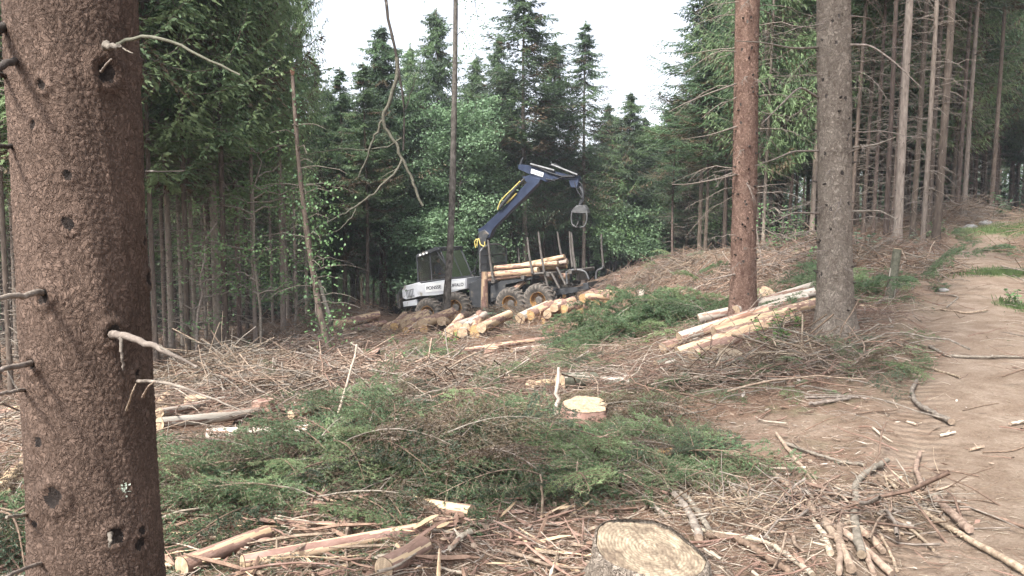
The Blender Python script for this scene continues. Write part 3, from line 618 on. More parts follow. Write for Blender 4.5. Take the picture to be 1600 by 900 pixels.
# ---- the near trunk at the left edge of the photo
def near_left():
    Y = 2.25
    b = at(154, 900, Y); t = at(114, 0, Y); g0 = h1(b[0], b[1]); ax = (t-b)/(t-b)[2]
    base = b+ax*(g0-b[2])
    root = empty('spruce_tree', base); tag(root, 'thick reddish brown spruce trunk close up at the left edge of the clearing', 'tree')
    zl = lambda px, py: at(px, py, Y-.16)[2]-base[2]
    def ang(px, py):   # angle round the trunk of a mark seen at px,py on the near face
        z = zl(px, py); c = base+ax*z; d = ray(px, py); d = d/d[1]; r = .17
        P = EYE-c; P[2] = 0; dd = d.copy(); dd[2] = 0
        B = P@dd; D_ = B*B-(dd@dd)*(P@P-r*r)
        if D_ <= 0: s = -B/(dd@dd)
        else: s = (-B-math.sqrt(D_))/(dd@dd)
        q = P+dd*s; return math.atan2(q[1], q[0]) % (2*math.pi)
    marks = [((165,105),.045,.022),((65,135),.022,.014),((50,195),.02,.008),((220,85),.03,.018),((105,350),.03,.008),((68,463),.032,.018),((175,525),.035,.02),((232,445),.03,.016),((85,775),.045,.022),((180,845),.035,.016),((50,570),.03,.014),((105,275),.02,.010),((215,870),.03,.010),((60,690),.025,.008),((218,850),.02,.008),((215,597),.02,.010),((228,380),.02,.008),((60,820),.02,.01)]
    kn = [(zl(*p), ang(*p), r*.8, h*.55) for p, r, h in marks]
    big_trunk(base, base+ax, .172, .166, 19, M['bark_big'], na=420, nz=760, zd=3.2, flare=.05, amp=.0028, knots=kn, parent=root)
    def stub(pts, r0, r1, m='twig_grey', label=None, name='branch_stub', n=9):
        P = np.array([at(pts[0][0]+(6 if pts[0][0] < 60 else (-8 if pts[0][0] > 225 else 0)), pts[0][1], pts[0][2]+.09)-base]+[at(*p)-base for p in pts]); tt = np.linspace(0, 1, n*2); s_ = np.linspace(0, 1, len(P))
        Q = np.stack([np.interp(tt, s_, P[:,i]) for i in range(3)], 1); Q[1:-1] = (Q[:-2]+Q[1:-1]*2+Q[2:])/4
        Q[1:-1] += np.random.default_rng(int(pts[0][0]*7+pts[0][1])).normal(0, r0*.18, (len(Q)-2,3))
        o = MB().tubes(Q, np.linspace(r0, r1, len(Q)), 8, 0, cap=True).build(name, M[m], root)
        if label: o['label'] = label
        return o
    stub([(180,72,2.03),(195,64,1.98),(225,55,1.95),(262,62,1.93),(300,80,1.92),(340,100,1.92),(375,117,1.92)], .006, .0025, 'green_bark', 'thin arched green grey branch high on the trunk')
    stub([(166,72,2.08),(176,73,2.03),(186,71,1.99)], .011, .006, 'deadwood')
    stub([(190,74,2.0),(200,80,1.98),(208,83,1.96)], .003, .001); stub([(158,112,2.05),(166,100,2.02),(174,92,2.0)], .0035, .002)
    stub([(176,522,2.08),(195,526,2.0),(220,532,1.95),(243,540,1.92),(262,552,1.9),(285,560,1.9),(308,574,1.9)], .013, .003, 'twig_grey', 'broken bleached branch at mid height')
    stub([(243,540,1.92),(262,548,1.9),(280,560,1.91),(298,562,1.92)], .005, .001, 'deadwood'); stub([(250,545,1.92),(266,560,1.9),(290,570,1.91)], .004, .001, 'deadwood')
    stub([(188,527,2.0),(190,550,1.99),(193,578,2.0)], .006, .003, 'deadwood')
    stub([(216,596,2.1),(250,597,2.0),(285,604,1.95),(320,618,1.92),(350,630,1.9),(385,645,1.9)], .0055, .0018, 'twig_grey')
    stub([(224,620,2.06),(230,606,2.0),(236,600,1.97),(243,596,1.95)], .004, .0015, 'twig_tan'); stub([(198,640,2.04),(206,615,1.98),(212,600,1.97)], .004, .0015, 'twig_tan')
    stub([(70,453,2.1),(45,460,2.0),(20,464,1.92),(-20,468,1.85)], .011, .006, 'twig_grey', 'grey dead branch stub pointing left')
    stub([(55,566,2.12),(30,572,2.0),(0,578,1.9),(-30,585,1.85)], .010, .005); stub([(10,575,1.95),(20,595,1.93),(28,610,1.92)], .003, .0015)
    stub([(42,608,2.15),(20,612,2.0),(-20,618,1.9)], .007, .004); stub([(36,90,2.2),(10,100,2.0),(-30,120,1.9)], .012, .008, 'bark_dark'); stub([(14,42,2.2),(0,45,2.1),(-20,48,2.0)], .015, .012, 'bark_dark')
    stub([(32,228,2.2),(10,229,2.1),(-20,226,2.0)], .010, .005, 'bark_dark'); stub([(14,118,2.2),(0,117,2.1),(-20,118,2.0)], .009, .005, 'bark_dark')
    stub([(46,803,2.15),(30,806,2.05),(10,808,2.0)], .007, .004); stub([(66,880,2.1),(40,888,2.0),(15,898,1.9),(-10,912,1.85)], .007, .004)
    stub([(236,268,2.15),(260,268,2.1),(288,267,2.05)], .003, .0015, 'bark_dark')
    stub([(172,835,2.03),(173,845,2.0),(171,855,2.0)], .007, .004, 'deadwood')
    lp = at(195, 762, 2.075)-base; rng = np.random.default_rng(2); n = 30
    P = lp+np.stack([rng.normal(0,.006,n), rng.normal(0,.001,n), rng.normal(0,.009,n)], 1); MB().leaves(P, rng.normal(size=(n,3)), .008, .007, 0, rng).build('lichen', M['lichen'], root)
    c = link('crown', crownA[0], root, (ax[0]*4, ax[1]*4, 1), (0,0,1)); c.scale = (1.1,1.1,1)
near_left()

def near_spruce(px0, py0, px1, Y, rl, ru, mt, label, Ht=22, seed=1, flare=.12, knl='bark_dark', long_b=(), roots=.25):
    b = at(px0, py0, Y); base = np.array([b[0], b[1], h1(b[0], b[1])]); t = at(px1, 0, Y)
    root = empty('spruce_tree', base-np.array([0,0,.03])); tag(root, label, 'tree')
    rng = np.random.default_rng(seed)
    kn = [(rng.uniform(.3,5.5), rng.uniform(math.pi,2*math.pi), .035, .014) for i in range(26)]
    axx = (np.array(t)-base); ax = axx/axx[2]
    n = 110; z = rng.uniform(.4, 9, n); a = rng.random(n)*6.283; r = np.interp(z, [0,6,Ht], [rl,ru,.02]); c = np.stack([ax[0]*z, ax[1]*z, z], 1)
    d = np.stack([np.cos(a), np.sin(a), rng.uniform(-.2,.3,n)], 1)
    big_trunk(base, t, rl, ru, Ht, [M[mt], M[knl]], na=150, nz=460, zd=6.0, flare=flare, amp=.009, knots=[(k_[0], k_[1], .03, .006) for k_ in kn], parent=root, roots=roots,
        extra=(np.stack([c+d*(r*.85)[:,None], c+d*(r+rng.uniform(.02,.06,n))[:,None]],1), np.tile([.02,.009],(n,1))))
    dm = deadbranch_mesh('dead_branches', seed+70, .9, 8.5, 84, 1.6, .009, 'twig_grey', rl, 12); link('dead_branches', dm, root)
    for i, pts in enumerate(long_b):
        P = np.array([at(*p)-base for p in pts]); tt = np.linspace(0,1,14); s_ = np.linspace(0,1,len(P)); Q = np.stack([np.interp(tt, s_, P[:,k]) for k in range(3)],1)
        Q[1:-1] = (Q[:-2]+Q[1:-1]*2+Q[2:])/4; MB().tubes(Q, np.linspace(.016,.005,14), 6, 0, cap=True).build('branch', M['twig_grey'], root)
    c = link('crown', crownA[seed % 3], root, (ax[0]*8, ax[1]*8, 1.5), (0,0,seed)); c.scale = (1.2,1.2,1)
near_spruce(1160, 502, 1168, 12.0, .19, .17, 'bark_big_red', 'tall red brown spruce trunk rising beside the peeled log stack', seed=1, flare=.09,
   long_b=[[(1150,128,11.9),(1110,142,11.6),(1070,158,11.3),(1045,172,11.2)],[(1150,270,11.9),(1115,278,11.6),(1075,285,11.4),(1050,285,11.3)],[(1150,425,11.9),(1105,435,11.6),(1078,420,11.4)],[(1150,195,11.9),(1110,208,11.7),(1065,215,11.5)]])
near_spruce(1305, 522, 1303, 9.6, .2, .187, 'bark_big_grey', 'thick grey brown spruce trunk with flared foot beside the dirt track', seed=2, flare=.14,
   long_b=[[(1325,66,9.5),(1360,66,9.3),(1395,90,9.1),(1440,133,9.0)],[(1280,232,9.6),(1240,232,9.4),(1210,245,9.2),(1180,255,9.1)],[(1282,70,9.6),(1240,72,9.4),(1190,62,9.2),(1150,60,9.2)],[(1325,228,9.6),(1370,222,9.4),(1400,210,9.3)],[(1280,150,9.6),(1250,130,9.4),(1220,160,9.2),(1190,190,9.1)],[(1283,330,9.6),(1240,328,9.3),(1205,345,9.2)],[(1326,327,9.6),(1375,325,9.4),(1400,338,9.3)]])

# ------------------------------------------------------------------ the stand at the left
L1 = [(265,17,11.5,0),(283,19,8,0),(291,21,7,0),(303,18,8,0),(320,21,6,0),(338,17.2,14.5,0),(351,20,6,0),(374,21,5,0),(397,18,7.5,1),(425,23,5,0),(441,20,9.5,0),(449,24,6,0),(463,27,6,0),(478,29,6,0)]
names1 = ['straight brown spruce trunk nearest the big trunk in the left stand','brown spruce trunk second beside the big trunk in the left stand','thin grey spruce stem third beyond the big trunk','slim spruce trunk left of the stoutest in the left stand','thin spruce stem just left of the stoutest trunk in the left stand','stoutest straight brown spruce trunk in the left stand behind the brash','thin spruce stem touching the right side of the stoutest trunk in the left stand','very thin spruce stem between the stoutest and the pale trunk of the left stand','pale slim spruce trunk in front of the left stand','thin dark spruce stem right of the pale slim trunk','brown spruce trunk left of the leaning snag','thin stem close behind the brown trunk left of the leaning snag','thin spruce stem directly behind the leaning snag','thin spruce stem right of the leaning snag']
for i, (px, Y, w, pale) in enumerate(L1):
    x, y = shift_base(px, Y)
    spruce(x, y, Ht=[15.5,16,15][i % 3], dia=max(.09, w*Y/1200*.95), kind='C', pale=True, label=names1[i], v=i, crownscale=1.0 if px < 330 else (.7 if px < 360 else .42))  # sunlight on this row put into the colour: paler bark than the trunks behind
for k_, (px, Y) in enumerate([(240,15.5),(290,16.2),(350,16.5),(372,19),(255,19.5),(330,20),(385,21.5)]):
    x, y = shift_base(px, Y); spruce(x, y, Ht=15+k_ % 3, dia=.12+.01*(k_ % 3), kind='C', label=['slim spruce partly behind the right edge of the big trunk','slim green spruce in the left stand with long feathery boughs','slim spruce just right of the stoutest left trunk','slim spruce under light feathery foliage right of the stoutest left trunk','second row spruce behind the big trunk edge','second row spruce behind the stoutest left trunk','second row spruce behind the pale slim trunk'][k_], v=k_, crownscale=1.0 if px < 300 else .6)
L0 = [(8,12.5,9,0),(30,14,10,1),(48,16,9,0),(-10,14,9,0),(20,18,8,0)]
nm0 = ['spruce trunk at the left photo edge beyond the logs','pale spruce trunk just left of the big trunk','spruce trunk half hidden by the left side of the big trunk','spruce trunk outermost at the left edge','thin spruce trunk deep behind the left edge']
for i, (px, Y, w, pale) in enumerate(L0):
    x, y = shift_base(px, Y); spruce(x, y, Ht=15, dia=w*Y/1200, kind='C', pale=bool(pale), label=nm0[i], v=i)
# fullness of the crowns seen behind the front row
rngF = np.random.default_rng(77); placed = []
def fill(n, x0, x1, y0, y1, cond, spacing, fn):
    c = 0; tries = 0
    while c < n and tries < n*60:
        tries += 1; x = rngF.uniform(x0, x1); y = rngF.uniform(y0, y1)
        if not cond(x, y): continue
        if any((x-a)**2+(y-b)**2 < spacing**2 for a, b in placed): continue
        placed.append((x, y)); fn(x, y, c); c += 1
px_of = lambda x, y: 800+1200*x/(y*math.cos(PITCH)+.3)
def f_left(x, y, c):
    spruce(x, y, Ht=rngF.uniform(13.5, 16.5), dia=rngF.uniform(.13,.24), kind=('C','B','A')[c % 3] if y < 28 else ('B','A')[c % 2], label='spruce trunk among many in the shaded left stand', group='spruces deep in the left stand', v=c)
fill(54, -32, -5, 19, 50, lambda x, y: px_of(x, y) > -150 and px_of(x, y) < 375 and y > 24+.25*max(0, x+9), 2.2, f_left)
def f_mid(x, y, c):
    spruce(x, y, Ht=rngF.uniform(11, 14), dia=rngF.uniform(.14,.26), kind='B' if c % 3 else 'A', label='dark spruce in the shaded stand behind the hooded machine', group='spruces behind the forwarder', v=c)
fill(34, -13, 4, 30, 54, lambda x, y: 440 < px_of(x, y) < 800 and y > (43 if px_of(x, y) > 610 else 36), 2.2, f_mid)
# individual spruces whose tops stand against the sky
TOPS = [(452,33,120,'B',.2,.5,'narrow spruce top against the sky left of the leaning snag'),(520,40,140,'B',.24,.85,'small pointed spruce against the sky right of the leaning snag'),
 (560,41,170,'B',.22,.7,'short dark spruce in the gap right of the leaning snag'),(602,41,48,'B',.28,1.15,'bushy dark spruce behind the hanging branch'),(645,46,75,'B',.26,.9,'spruce between the hanging branch and the bare birch'),
 (684,44,22,'B',.26,1.0,'spruce with tall pointed top left of the bare birch'),(745,50,90,'B',.28,.9,'spruce just right of the bare birch'),(780,51,60,'B',.25,.8,'dark spruce left of the tallest central spruce'),
 (819,44,-35,'A',.36,1.45,'tallest central spruce with pale reddish stem behind the crane boom'),(866,49,70,'B',.3,.9,'dark spruce between the two pale stemmed spruces'),
 (911,47,42,'A',.27,.95,'spruce with browning crown directly above the grapple'),(948,53,165,'B',.26,.8,'small spruce right of the browning spruce'),
 (1091,33,-40,'A',.2,.95,'tall spruce with straggly crown left of the red brown trunk'),(1050,40,150,'A',.14,.6,'thin bare spruce stem behind the ridge brash'),
 (1070,44,210,'B',.2,.7,'low dark spruce in the gap above the ridge'),(1130,40,-60,'B',.26,1.0,'dense dark spruce closing the gap left of the red brown trunk'),(1100,31,60,'A',.16,.7,'slim spruce stem beside the straggly spruce')]
for i, (px, Y, ty, kd, dia, cs, lab) in enumerate(TOPS):
    x, y = shift_base(px, Y); gz = h1(x, y); Ht = 1.6+(345-ty)/1200*Y-gz
    spruce(x, y, Ht=Ht, dia=dia, kind=kd, label=lab, v=i, crownscale=cs*(1.35 if kd == 'A' else 1.3), pale=(px in (819, 911))); placed.append((x, y))
# right hand stand
R1 = [(1380,20,10,0,'A'),(1390,22,10,0,'A'),(1399,18.6,16,1,'A'),(1421,22,11,0,'A'),(1438,19.5,10,1,'A'),(1458,19.3,16,1,'A'),(1446,23,10,0,'A'),(1489,27,8,0,'B'),(1500,26,9,1,'A'),(1541,29,9,0,'A'),(1265,26,10,1,'A'),(1180,30,10,0,'A'),(1190,26,7,1,'B'),(1228,33,7,0,'B'),(1345,26,8,0,'B'),(1360,24,8,0,'A'),(1480,33,8,0,'B'),(1325,24,8,1,'A')]
nmR = ['thin reddish spruce trunk first at the left of the tight row by the track','second thin spruce trunk of the tight row by the track','pale thick spruce trunk of the row behind the leaning post','brown spruce trunk just right of the pale thick one','thin knotty spruce trunk between thicker ones in the row by the track','thick pale spruce trunk nearest the track bend','dark spruce stem behind the thick pale trunk at the track bend','thin leaning spruce stem left of the slender pale trunk','slender pale spruce trunk at the far bend of the track','lone spruce trunk beside the top end of the track','pale spruce stem close left of the thick grey trunk','spruce stem just right of the red brown trunk','thin pale spruce stem behind the red brown trunk','thin stem midway between the two thick trunks','thin dark stem right of the thick grey trunk','thin stem left of the tight row by the track','spruce stem in shade behind the track bend','thin pale stem half hidden by the thick grey trunk']
for i, (px, Y, w, pale, kd) in enumerate(R1):
    x, y = shift_base(px, Y); spruce(x, y, Ht=19+i % 3, dia=w*Y/1200*.84, kind=kd, pale=bool(pale) and i % 2 == 0, label=nmR[i], v=i, lean=(0, .012+.01*(i % 2))); placed.append((x, y))
def f_right(x, y, c):
    spruce(x, y, Ht=rngF.uniform(17, 22), dia=rngF.uniform(.16,.3), kind='B' if c % 4 else 'A', label='dark spruce in the dense stand beyond the track and ridge', group='spruces in the right stand', v=c)
rdok = lambda x, y: road_dist(np.array([x]), np.array([y]))[0][0] > 2.6
fill(62, 9, 46, 24, 62, lambda x, y: 1130 < px_of(x, y) < 1720 and y > 36-.42*(x-9) and rdok(x, y), 2.3, f_right)
fill(30, 22, 56, 34, 62, lambda x, y: 1300 < px_of(x, y) < 1800 and rdok(x, y), 2.0, f_right)
fill(16, 13, 36, 24, 48, lambda x, y: 1440 < px_of(x, y) < 1720 and rdok(x, y), 2.0, f_right)
def f_cen(x, y, c):
    spruce(x, y, Ht=rngF.uniform(9, 12.5), dia=rngF.uniform(.16,.26), kind='B', label='low dark spruce filling the background beyond the log ends', group='low spruces behind the ridge', v=c)
fill(26, 0, 18, 45, 62, lambda x, y: 780 < px_of(x, y) < 1150, 2.4, f_cen)

# one far-off wood closing the view all round
def far_wood():
    rng = np.random.default_rng(9); mb = MB(); S, rr, P, E = make_branch(rng, 1, .3, .1, .1, .25, .1, .3)
    n = 0
    while n < 420:
        x = rng.uniform(-75, 85); y = rng.uniform(34, 92)
        lim = 56 if -16 < x < 22 else (44 if x <= -16 else 44)
        if y < lim or road_dist(np.array([x]), np.array([y]))[0][0] < 2.5: continue
        n += 1; gz = h1(x, y); Ht = rng.uniform(10, 13) if -18 < x < 18 else rng.uniform(15, 20); R = rng.uniform(2, 3)
        mb.tubes(np.array([[x,y,gz-.3],[x,y,gz+Ht]]), np.array([.16,.02]), 5, 2)
        m = 900; f = rng.random(m)**1.3; a = rng.random(m)*6.283; rad = R*(1-f)**.8*rng.random(m)**.45; zz = gz+.8+f*(Ht-.8)
        q = np.stack([x+np.cos(a)*rad, y+np.sin(a)*rad, zz-rad*.25], 1); d = np.stack([np.cos(a), np.sin(a), rng.uniform(-1.3,.1,m)], 1)
        mb.leaves(q, d, rng.uniform(.3,.7,m), rng.uniform(.12,.25,m), rng.integers(0,2), rng)
    o = mb.build('distant_forest', [M['needle_dark'], M['needle_mid'], M['bark_spruce']]); tag(o, kind='stuff', label='distant spruce wood closing the background', cat='forest')
far_wood()

# ------------------------------------------------------------------ broadleaved trees
def broadleaf(x, y, Ht, R, label, matn='leaf_green', seed=1, leaf=.15, n=9000, zc=.2, stems=3, name='broadleaf_tree', dens_clump=60, group=None, sm='bark_dark', trad=.05, z=None):
    rng = np.random.default_rng(seed); gz = h1(x, y) if z is None else z
    root = empty(name, (x, y, gz-.05)); tag(root, label, 'tree', group)
    tr = MB(); lb = MB(); tips = []
    for s_ in range(stems):
        a = rng.random()*6.28; t = np.linspace(0,1,9); ln = Ht*rng.uniform(.75,1); off = R*.35*rng.random()
        P = np.stack([np.cos(a)*off*t**1.2*2+.12*rng.normal(size=9)*t, np.sin(a)*off*t**1.2*2+.12*rng.normal(size=9)*t, t*ln*.95-.1*(t==0)], 1)
        tr.tubes(P, trad*(1-.8*t)+.006, 6, 0)
        for b in range(int(dens_clump/stems)):
            u = rng.uniform(zc, 1); c = np.array([np.interp(u, t, P[:,i]) for i in range(3)]); aa = rng.random()*6.28
            f = (u-zc)/(1-zc); Lr = R*rng.uniform(.35,1.05)*math.sqrt(max(.12, 1-(f*1.05-.25)**2*1.1)); tt = np.linspace(0,1,5)
            Q = c+np.stack([np.cos(aa)*Lr*tt, np.sin(aa)*Lr*tt, Lr*(.35*tt-.15*tt**2)+.04*rng.normal(size=5)], 1)
            lb.tubes(Q, .018*(1-.8*tt)+.003, 4, 0)
            for w in (.45,.75,1): tips.append((c+(Q[-1]-c)*w, Lr*.28+.15))
    per = max(3, n//len(tips)); C_ = np.array([t_[0] for t_ in tips]); Rr = np.array([t_[1] for t_ in tips])
    i = np.repeat(np.arange(len(tips)), per); q = rng.normal(size=(len(i),3))*np.array([1,1,.62])*.55
    P = C_[i]+q*Rr[i][:,None]; fo = MB()
    fo.leaves(P, rng.normal(size=(len(i),3))*[1,1,.5]-[0,0,.25], leaf*rng.uniform(.6,1.3,len(i)), leaf*.6*rng.uniform(.6,1.3,len(i)), 0, rng)
    tr.build('trunk', M[sm], root); lb.build('branches', M[sm], root); fo.build('foliage', M[matn], root); return root
BL = [(700,40.5,128,3.0,'leaf_bluegreen','tall pale green broadleaved tree behind the bare birch and cab',26000),(655,39.5,290,2.2,'leaf_bluegreen','lower green broadleaved tree left of the bare birch',9000),(745,41.5,200,2.2,'leaf_bluegreen','green broadleaved tree right of the bare birch',9000),
 (985,46,168,2.5,'leaf_green','bright green broadleaved tree in the gap right of the grapple',13000),(1035,47,175,2.4,'leaf_green','bright green broadleaved tree above the ridge brash',13000),(952,48,260,1.9,'leaf_green','lower green broadleaved tree beside the grapple stem',8000),(1000,45,300,2.2,'leaf_bluegreen','low green broadleaved bush tree in the gap under the bright tree',9000),(1075,48,140,1.9,'leaf_green','green broadleaved tree beside the straggly spruce',8000),
 (1125,42,250,1.8,'leaf_green','small broadleaved tree left of the red brown trunk',5000)]
for i, (px, Y, ty, R, mt, lab, n) in enumerate(BL):
    x, y = shift_base(px, Y); gz = h1(x, y); broadleaf(x, y, 1.6+(345-ty)/1200*Y-gz, R, lab, mt, 100+i, .15, n, .22, 3)
# thin shade-grown saplings with pale leaves in front of the left stand
for i, (px, Y, ty, R, lab) in enumerate([(405,16.5,150,1.5,'slim sapling with airy pale leaves before the left stand'),(300,16,300,1.1,'small sapling with sparse leaves beside the big trunk'),(462,20,300,1.1,'thin leafy sapling at the foot of the leaning snag'),(1222,20,300,.9,'sparse leafy sapling between the two thick trunks')]):
    x, y = shift_base(px, Y); gz = h1(x, y); broadleaf(x, y, 1.6+(345-ty)/1200*Y-gz, R, lab, 'leaf_green', 200+i, .075, 500 if i else 2600, .25, 1, 'sapling', 22, trad=.03, sm='twig_grey')

# ------------------------------------------------------------------ birch, leaning snag, hanging branch
def path(pts, n=24, off=None):
    P = np.array([at(*p) for p in pts]); 
    if off is not None: P = P-off
    s_ = np.concatenate([[0], np.cumsum(np.linalg.norm(np.diff(P,axis=0),axis=1))]); tt = np.linspace(0, s_[-1], n)
    Q = np.stack([np.interp(tt, s_, P[:,i]) for i in range(3)],1)
    for _ in range(2): Q[1:-1] = (Q[:-2]+Q[1:-1]*2+Q[2:])/4
    return Q
def birch():
    b = on(696, 24.0); root = empty('birch_tree', b); tag(root, 'slender dark barked birch standing alone in front of the cab', 'tree'); rng = np.random.default_rng(4)
    b0 = b.copy()
    P = path([(696,520,24),(697,480,24),(703,400,24),(707,300,24),(709,200,24),(711,100,24),(712,0,24),(712,-120,24),(716,-260,24),(713,-380,24)], 40, b0)
    MB().tubes(P, np.linspace(.125,.03,40)*(1+.12*rng.normal(size=40)*.4), 14, 0).build('trunk', M['bark_birch'], root)
    br = MB(); fo = MB()
    def dr(pts, r, nl, spread=.35):
        Q = path(pts, 12, b0); br.tubes(Q, np.linspace(r, .004, 12), 4, 0)
        i = rng.integers(3, 12, nl); q = Q[i]+rng.normal(size=(nl,3))*spread*np.array([1,1,1]); q[:,2] -= abs(rng.normal(size=nl))*spread
        fo.leaves(q, rng.normal(size=(nl,3))-[0,0,.8], .07, .045, 0, rng)
    dr([(712,-30,24),(728,-50,23.6),(740,-10,23.3),(748,40,23.2)], .02, 130, .22); dr([(711,60,24),(722,45,23.8),(732,65,23.6),(735,85,23.6)], .015, 70, .18)
    dr([(712,-60,24),(700,-90,24),(735,-40,24),(738,5,24)], .015, 60, .2)
    dr([(705,330,24),(690,350,23.8),(680,372,23.7)], .01, 12, .1); dr([(706,350,24),(716,340,24),(724,372,24)], .01, 10, .1)
    for i in range(26):
        a = rng.random()*6.28; z0 = rng.uniform(-360,-130); x0 = 713; L = rng.uniform(30,90)
        dr([(x0,z0,24),(x0+math.cos(a)*L*.6,z0-25,24+math.sin(a)),(x0+math.cos(a)*L,z0+30,24+math.sin(a)*2),(x0+math.cos(a)*L*1.05,z0+80,24+math.sin(a)*2)], .018, 90, .3)
    br.build('branches', M['bark_dark'], root); fo.build('foliage', M['leaf_green'], root)
birch()
def snag():
    b = on(518, 15.4); root = empty('leaning_snag', b); tag(root, 'dark leaning broken tree with fresh green leaf tufts clinging to it', 'dead tree'); rng = np.random.default_rng(6)
    pts = [(524,578,15.4),(512,540,15.4),(500,490,15.5),(488,420,15.6),(478,350,15.7),(468,270,15.8),(461,180,15.9),(457,119,16)]
    P = path(pts, 36, b); MB().tubes(P, np.linspace(.07,.036,36)*(1+.06*rng.normal(size=36)), 12, 0, cap=True).build('trunk', M['bark_spruce'], root)
    MB().leaves(P[-1]+rng.normal(0,.015,(14,3)), rng.normal(0,.12,(14,3))+[0,0,1], .16, .03, 0, rng).build('splintered_top', M['wood_peeled'], root)
    fo = MB(); fi = MB(); tw = MB()
    for (px, py, Y, s, n, which) in [(462,160,16.0,.16,110,1),(466,200,15.9,.14,70,1),(497,330,15.5,.30,200,0),(500,370,15.4,.33,220,0),(505,405,15.3,.26,170,0),(495,430,15.3,.2,90,0),(520,300,15.5,.25,70,0),(512,340,15.5,.3,80,0),(505,510,15.0,.3,200,0),(530,500,15.2,.3,140,0),(478,300,15.6,.3,70,2),(460,330,15.6,.35,80,2),(485,440,15.4,.2,50,2),(450,360,15.7,.4,70,2)]:
        c = at(px, py, Y)-b; n = int(n*.38); P_ = c+rng.normal(size=(n,3))*s*np.array([.7,.7,1]); (fo if which == 0 else fi).leaves(P_, rng.normal(size=(n,3))-[0,0,.6], .07, .05, 0, rng)
        st = P[np.argmin(np.linalg.norm(P-c, axis=1))]; Q = np.array([st, (st+c)/2+[0,0,.1], c, c-[0,0,.2]]); tw.tubes(Q, np.array([.014,.01,.007,.003]), 4, 0)
    for k in range(26):
        j = rng.integers(6, 32); a = rng.random()*6.28; L = rng.uniform(.3,1.5); tt = np.linspace(0,1,6)
        tw.tubes(P[j]+np.stack([np.cos(a)*L*tt, np.sin(a)*L*tt, L*(.3*tt-.4*tt**2)],1)+rng.normal(0,.015,(6,3)), .012*(1-.8*tt)+.002, 4, 0)
    fo.build('foliage', M['leaf_green'], root); fi.build('foliage', M['leaf_bluegreen'], root); tw.build('branches', M['twig_grey'], root)
    b = on(519, 19.5); o = MB().tubes(path([(520,512,19.5),(507,470,19.5),(498,438,19.4)], 8, b), np.linspace(.06,.04,8), 10, 0, cap=True, cm=1).build('dead_stem', [M['wood_grey'], M['cut_fresh']], None, b)
    tag(o, 'short pale bare stem leaning just right of the leafy snag', 'dead tree')
snag()
def hanging():
    o = at(600, -40, 17); mb = MB(); rng = np.random.default_rng(8)
    def t(pts, r0, r1, n=22, m=0): 
        Q = path(pts, n, o); Q[1:-1] += rng.normal(0, .012, (n-2,3)); mb.tubes(Q, np.linspace(r0, r1, n), 8, m)
    t([(711,-150,23.9),(690,-190,22),(640,-180,20),(606,-110,18),(597,-30,17),(603,20,17),(613,50,17),(619,85,17),(626,130,17),(633,155,17),(632,190,17),(630,235,17)], .075, .02, 40)
    t([(620,90,17),(621,120,17),(613,145,17),(603,170,17),(596,188,17),(606,206,17),(620,226,17),(632,255,17),(645,285,17),(653,305,17),(661,322,17)], .045, .028, 34, 1)
    t([(597,188,17),(590,205,17),(581,225,17),(575,245,17),(566,262,17),(560,277,17)], .03, .016, 16, 1)
    t([(628,248,17),(621,268,16.9),(600,285,16.7),(582,305,16.6),(562,320,16.5),(530,338,16.3),(500,352,16.2),(478,368,16.1),(463,385,16)], .026, .01, 30, 1)
    t([(578,308,16.6),(556,322,16.5),(548,345,16.4),(530,358,16.2),(514,367,16.1),(480,372,16)], .018, .006, 20, 1)
    t([(560,321,16.5),(540,330,16.4),(535,312,16.3),(518,305,16.2)], .012, .005, 12, 1)
    t([(628,215,17),(616,226,17),(600,231,17),(560,235,17),(520,233,17),(480,242,17),(440,240,17)], .016, .006, 22, 1)
    t([(621,263,16.9),(608,270,16.9),(596,277,16.9)], .014, .006, 8, 1)
    t([(634,170,17),(640,150,17),(650,120,17)], .012, .004, 8, 0)
    b = mb.build('hanging_branch', [M['bark_dark'], M['green_bark']], None, o); tag(b, 'long broken forked dead branch hanging down left of the bare birch', 'branch')
hanging()
# ------------------------------------------------------------------ forwarder (log carrying forest machine)
FT = math.radians(28); FY = 35.6; FS, FC = math.sin(FT), math.cos(FT)
FR = at(780, 493.3, FY)
def fw(X, Y, y):
    "enlarged-view position of the photo and depth across the machine -> machine coordinates x, y, z"
    A = (X-540)/3600.0; x = (A*(FY+y*FC)-y*FS)/(FC+A*FS); D = FY-x*FS+y*FC
    return (x, y, (790-Y)/3600.0*D+ (FR[2]-EYE[2])*(D/FY-1))
FROOT = empty('forwarder', FR, -FT); tag(FROOT, 'grey forest log carrier with yellow wheel rims and raised dark blue crane', 'forwarder')
def fpoly(pts, y): return [(fw(X, Y, y)[0], fw(X, Y, y)[2]) for X, Y in pts]
def fprism(name, pts, y0, y1, m, parent=FROOT, bev=.03, near=None):
    return MB().prism(fpoly(pts, near if near is not None else y0), y0, y1, 0, bev=bev).build(name, M[m], parent)
def ftube(name, pts, r, m, parent=FROOT, sides=8, n=16, mb=None):
    P = np.array([fw(*p) for p in pts]); s_ = np.concatenate([[0], np.cumsum(np.linalg.norm(np.diff(P,axis=0),axis=1))]); n = max(n, len(P)) if len(P) > 2 else 2
    Q = np.stack([np.interp(np.linspace(0,s_[-1],n), s_, P[:,i]) for i in range(3)],1)
    if n > 2: Q[1:-1] = (Q[:-2]+Q[1:-1]*2+Q[2:])/4
    R = np.linspace(r[0], r[1], n) if isinstance(r, tuple) else np.full(n, r)
    b = mb or MB(); b.tubes(Q, R, sides, 0, cap=True)
    return b if mb else b.build(name, M[m], parent)
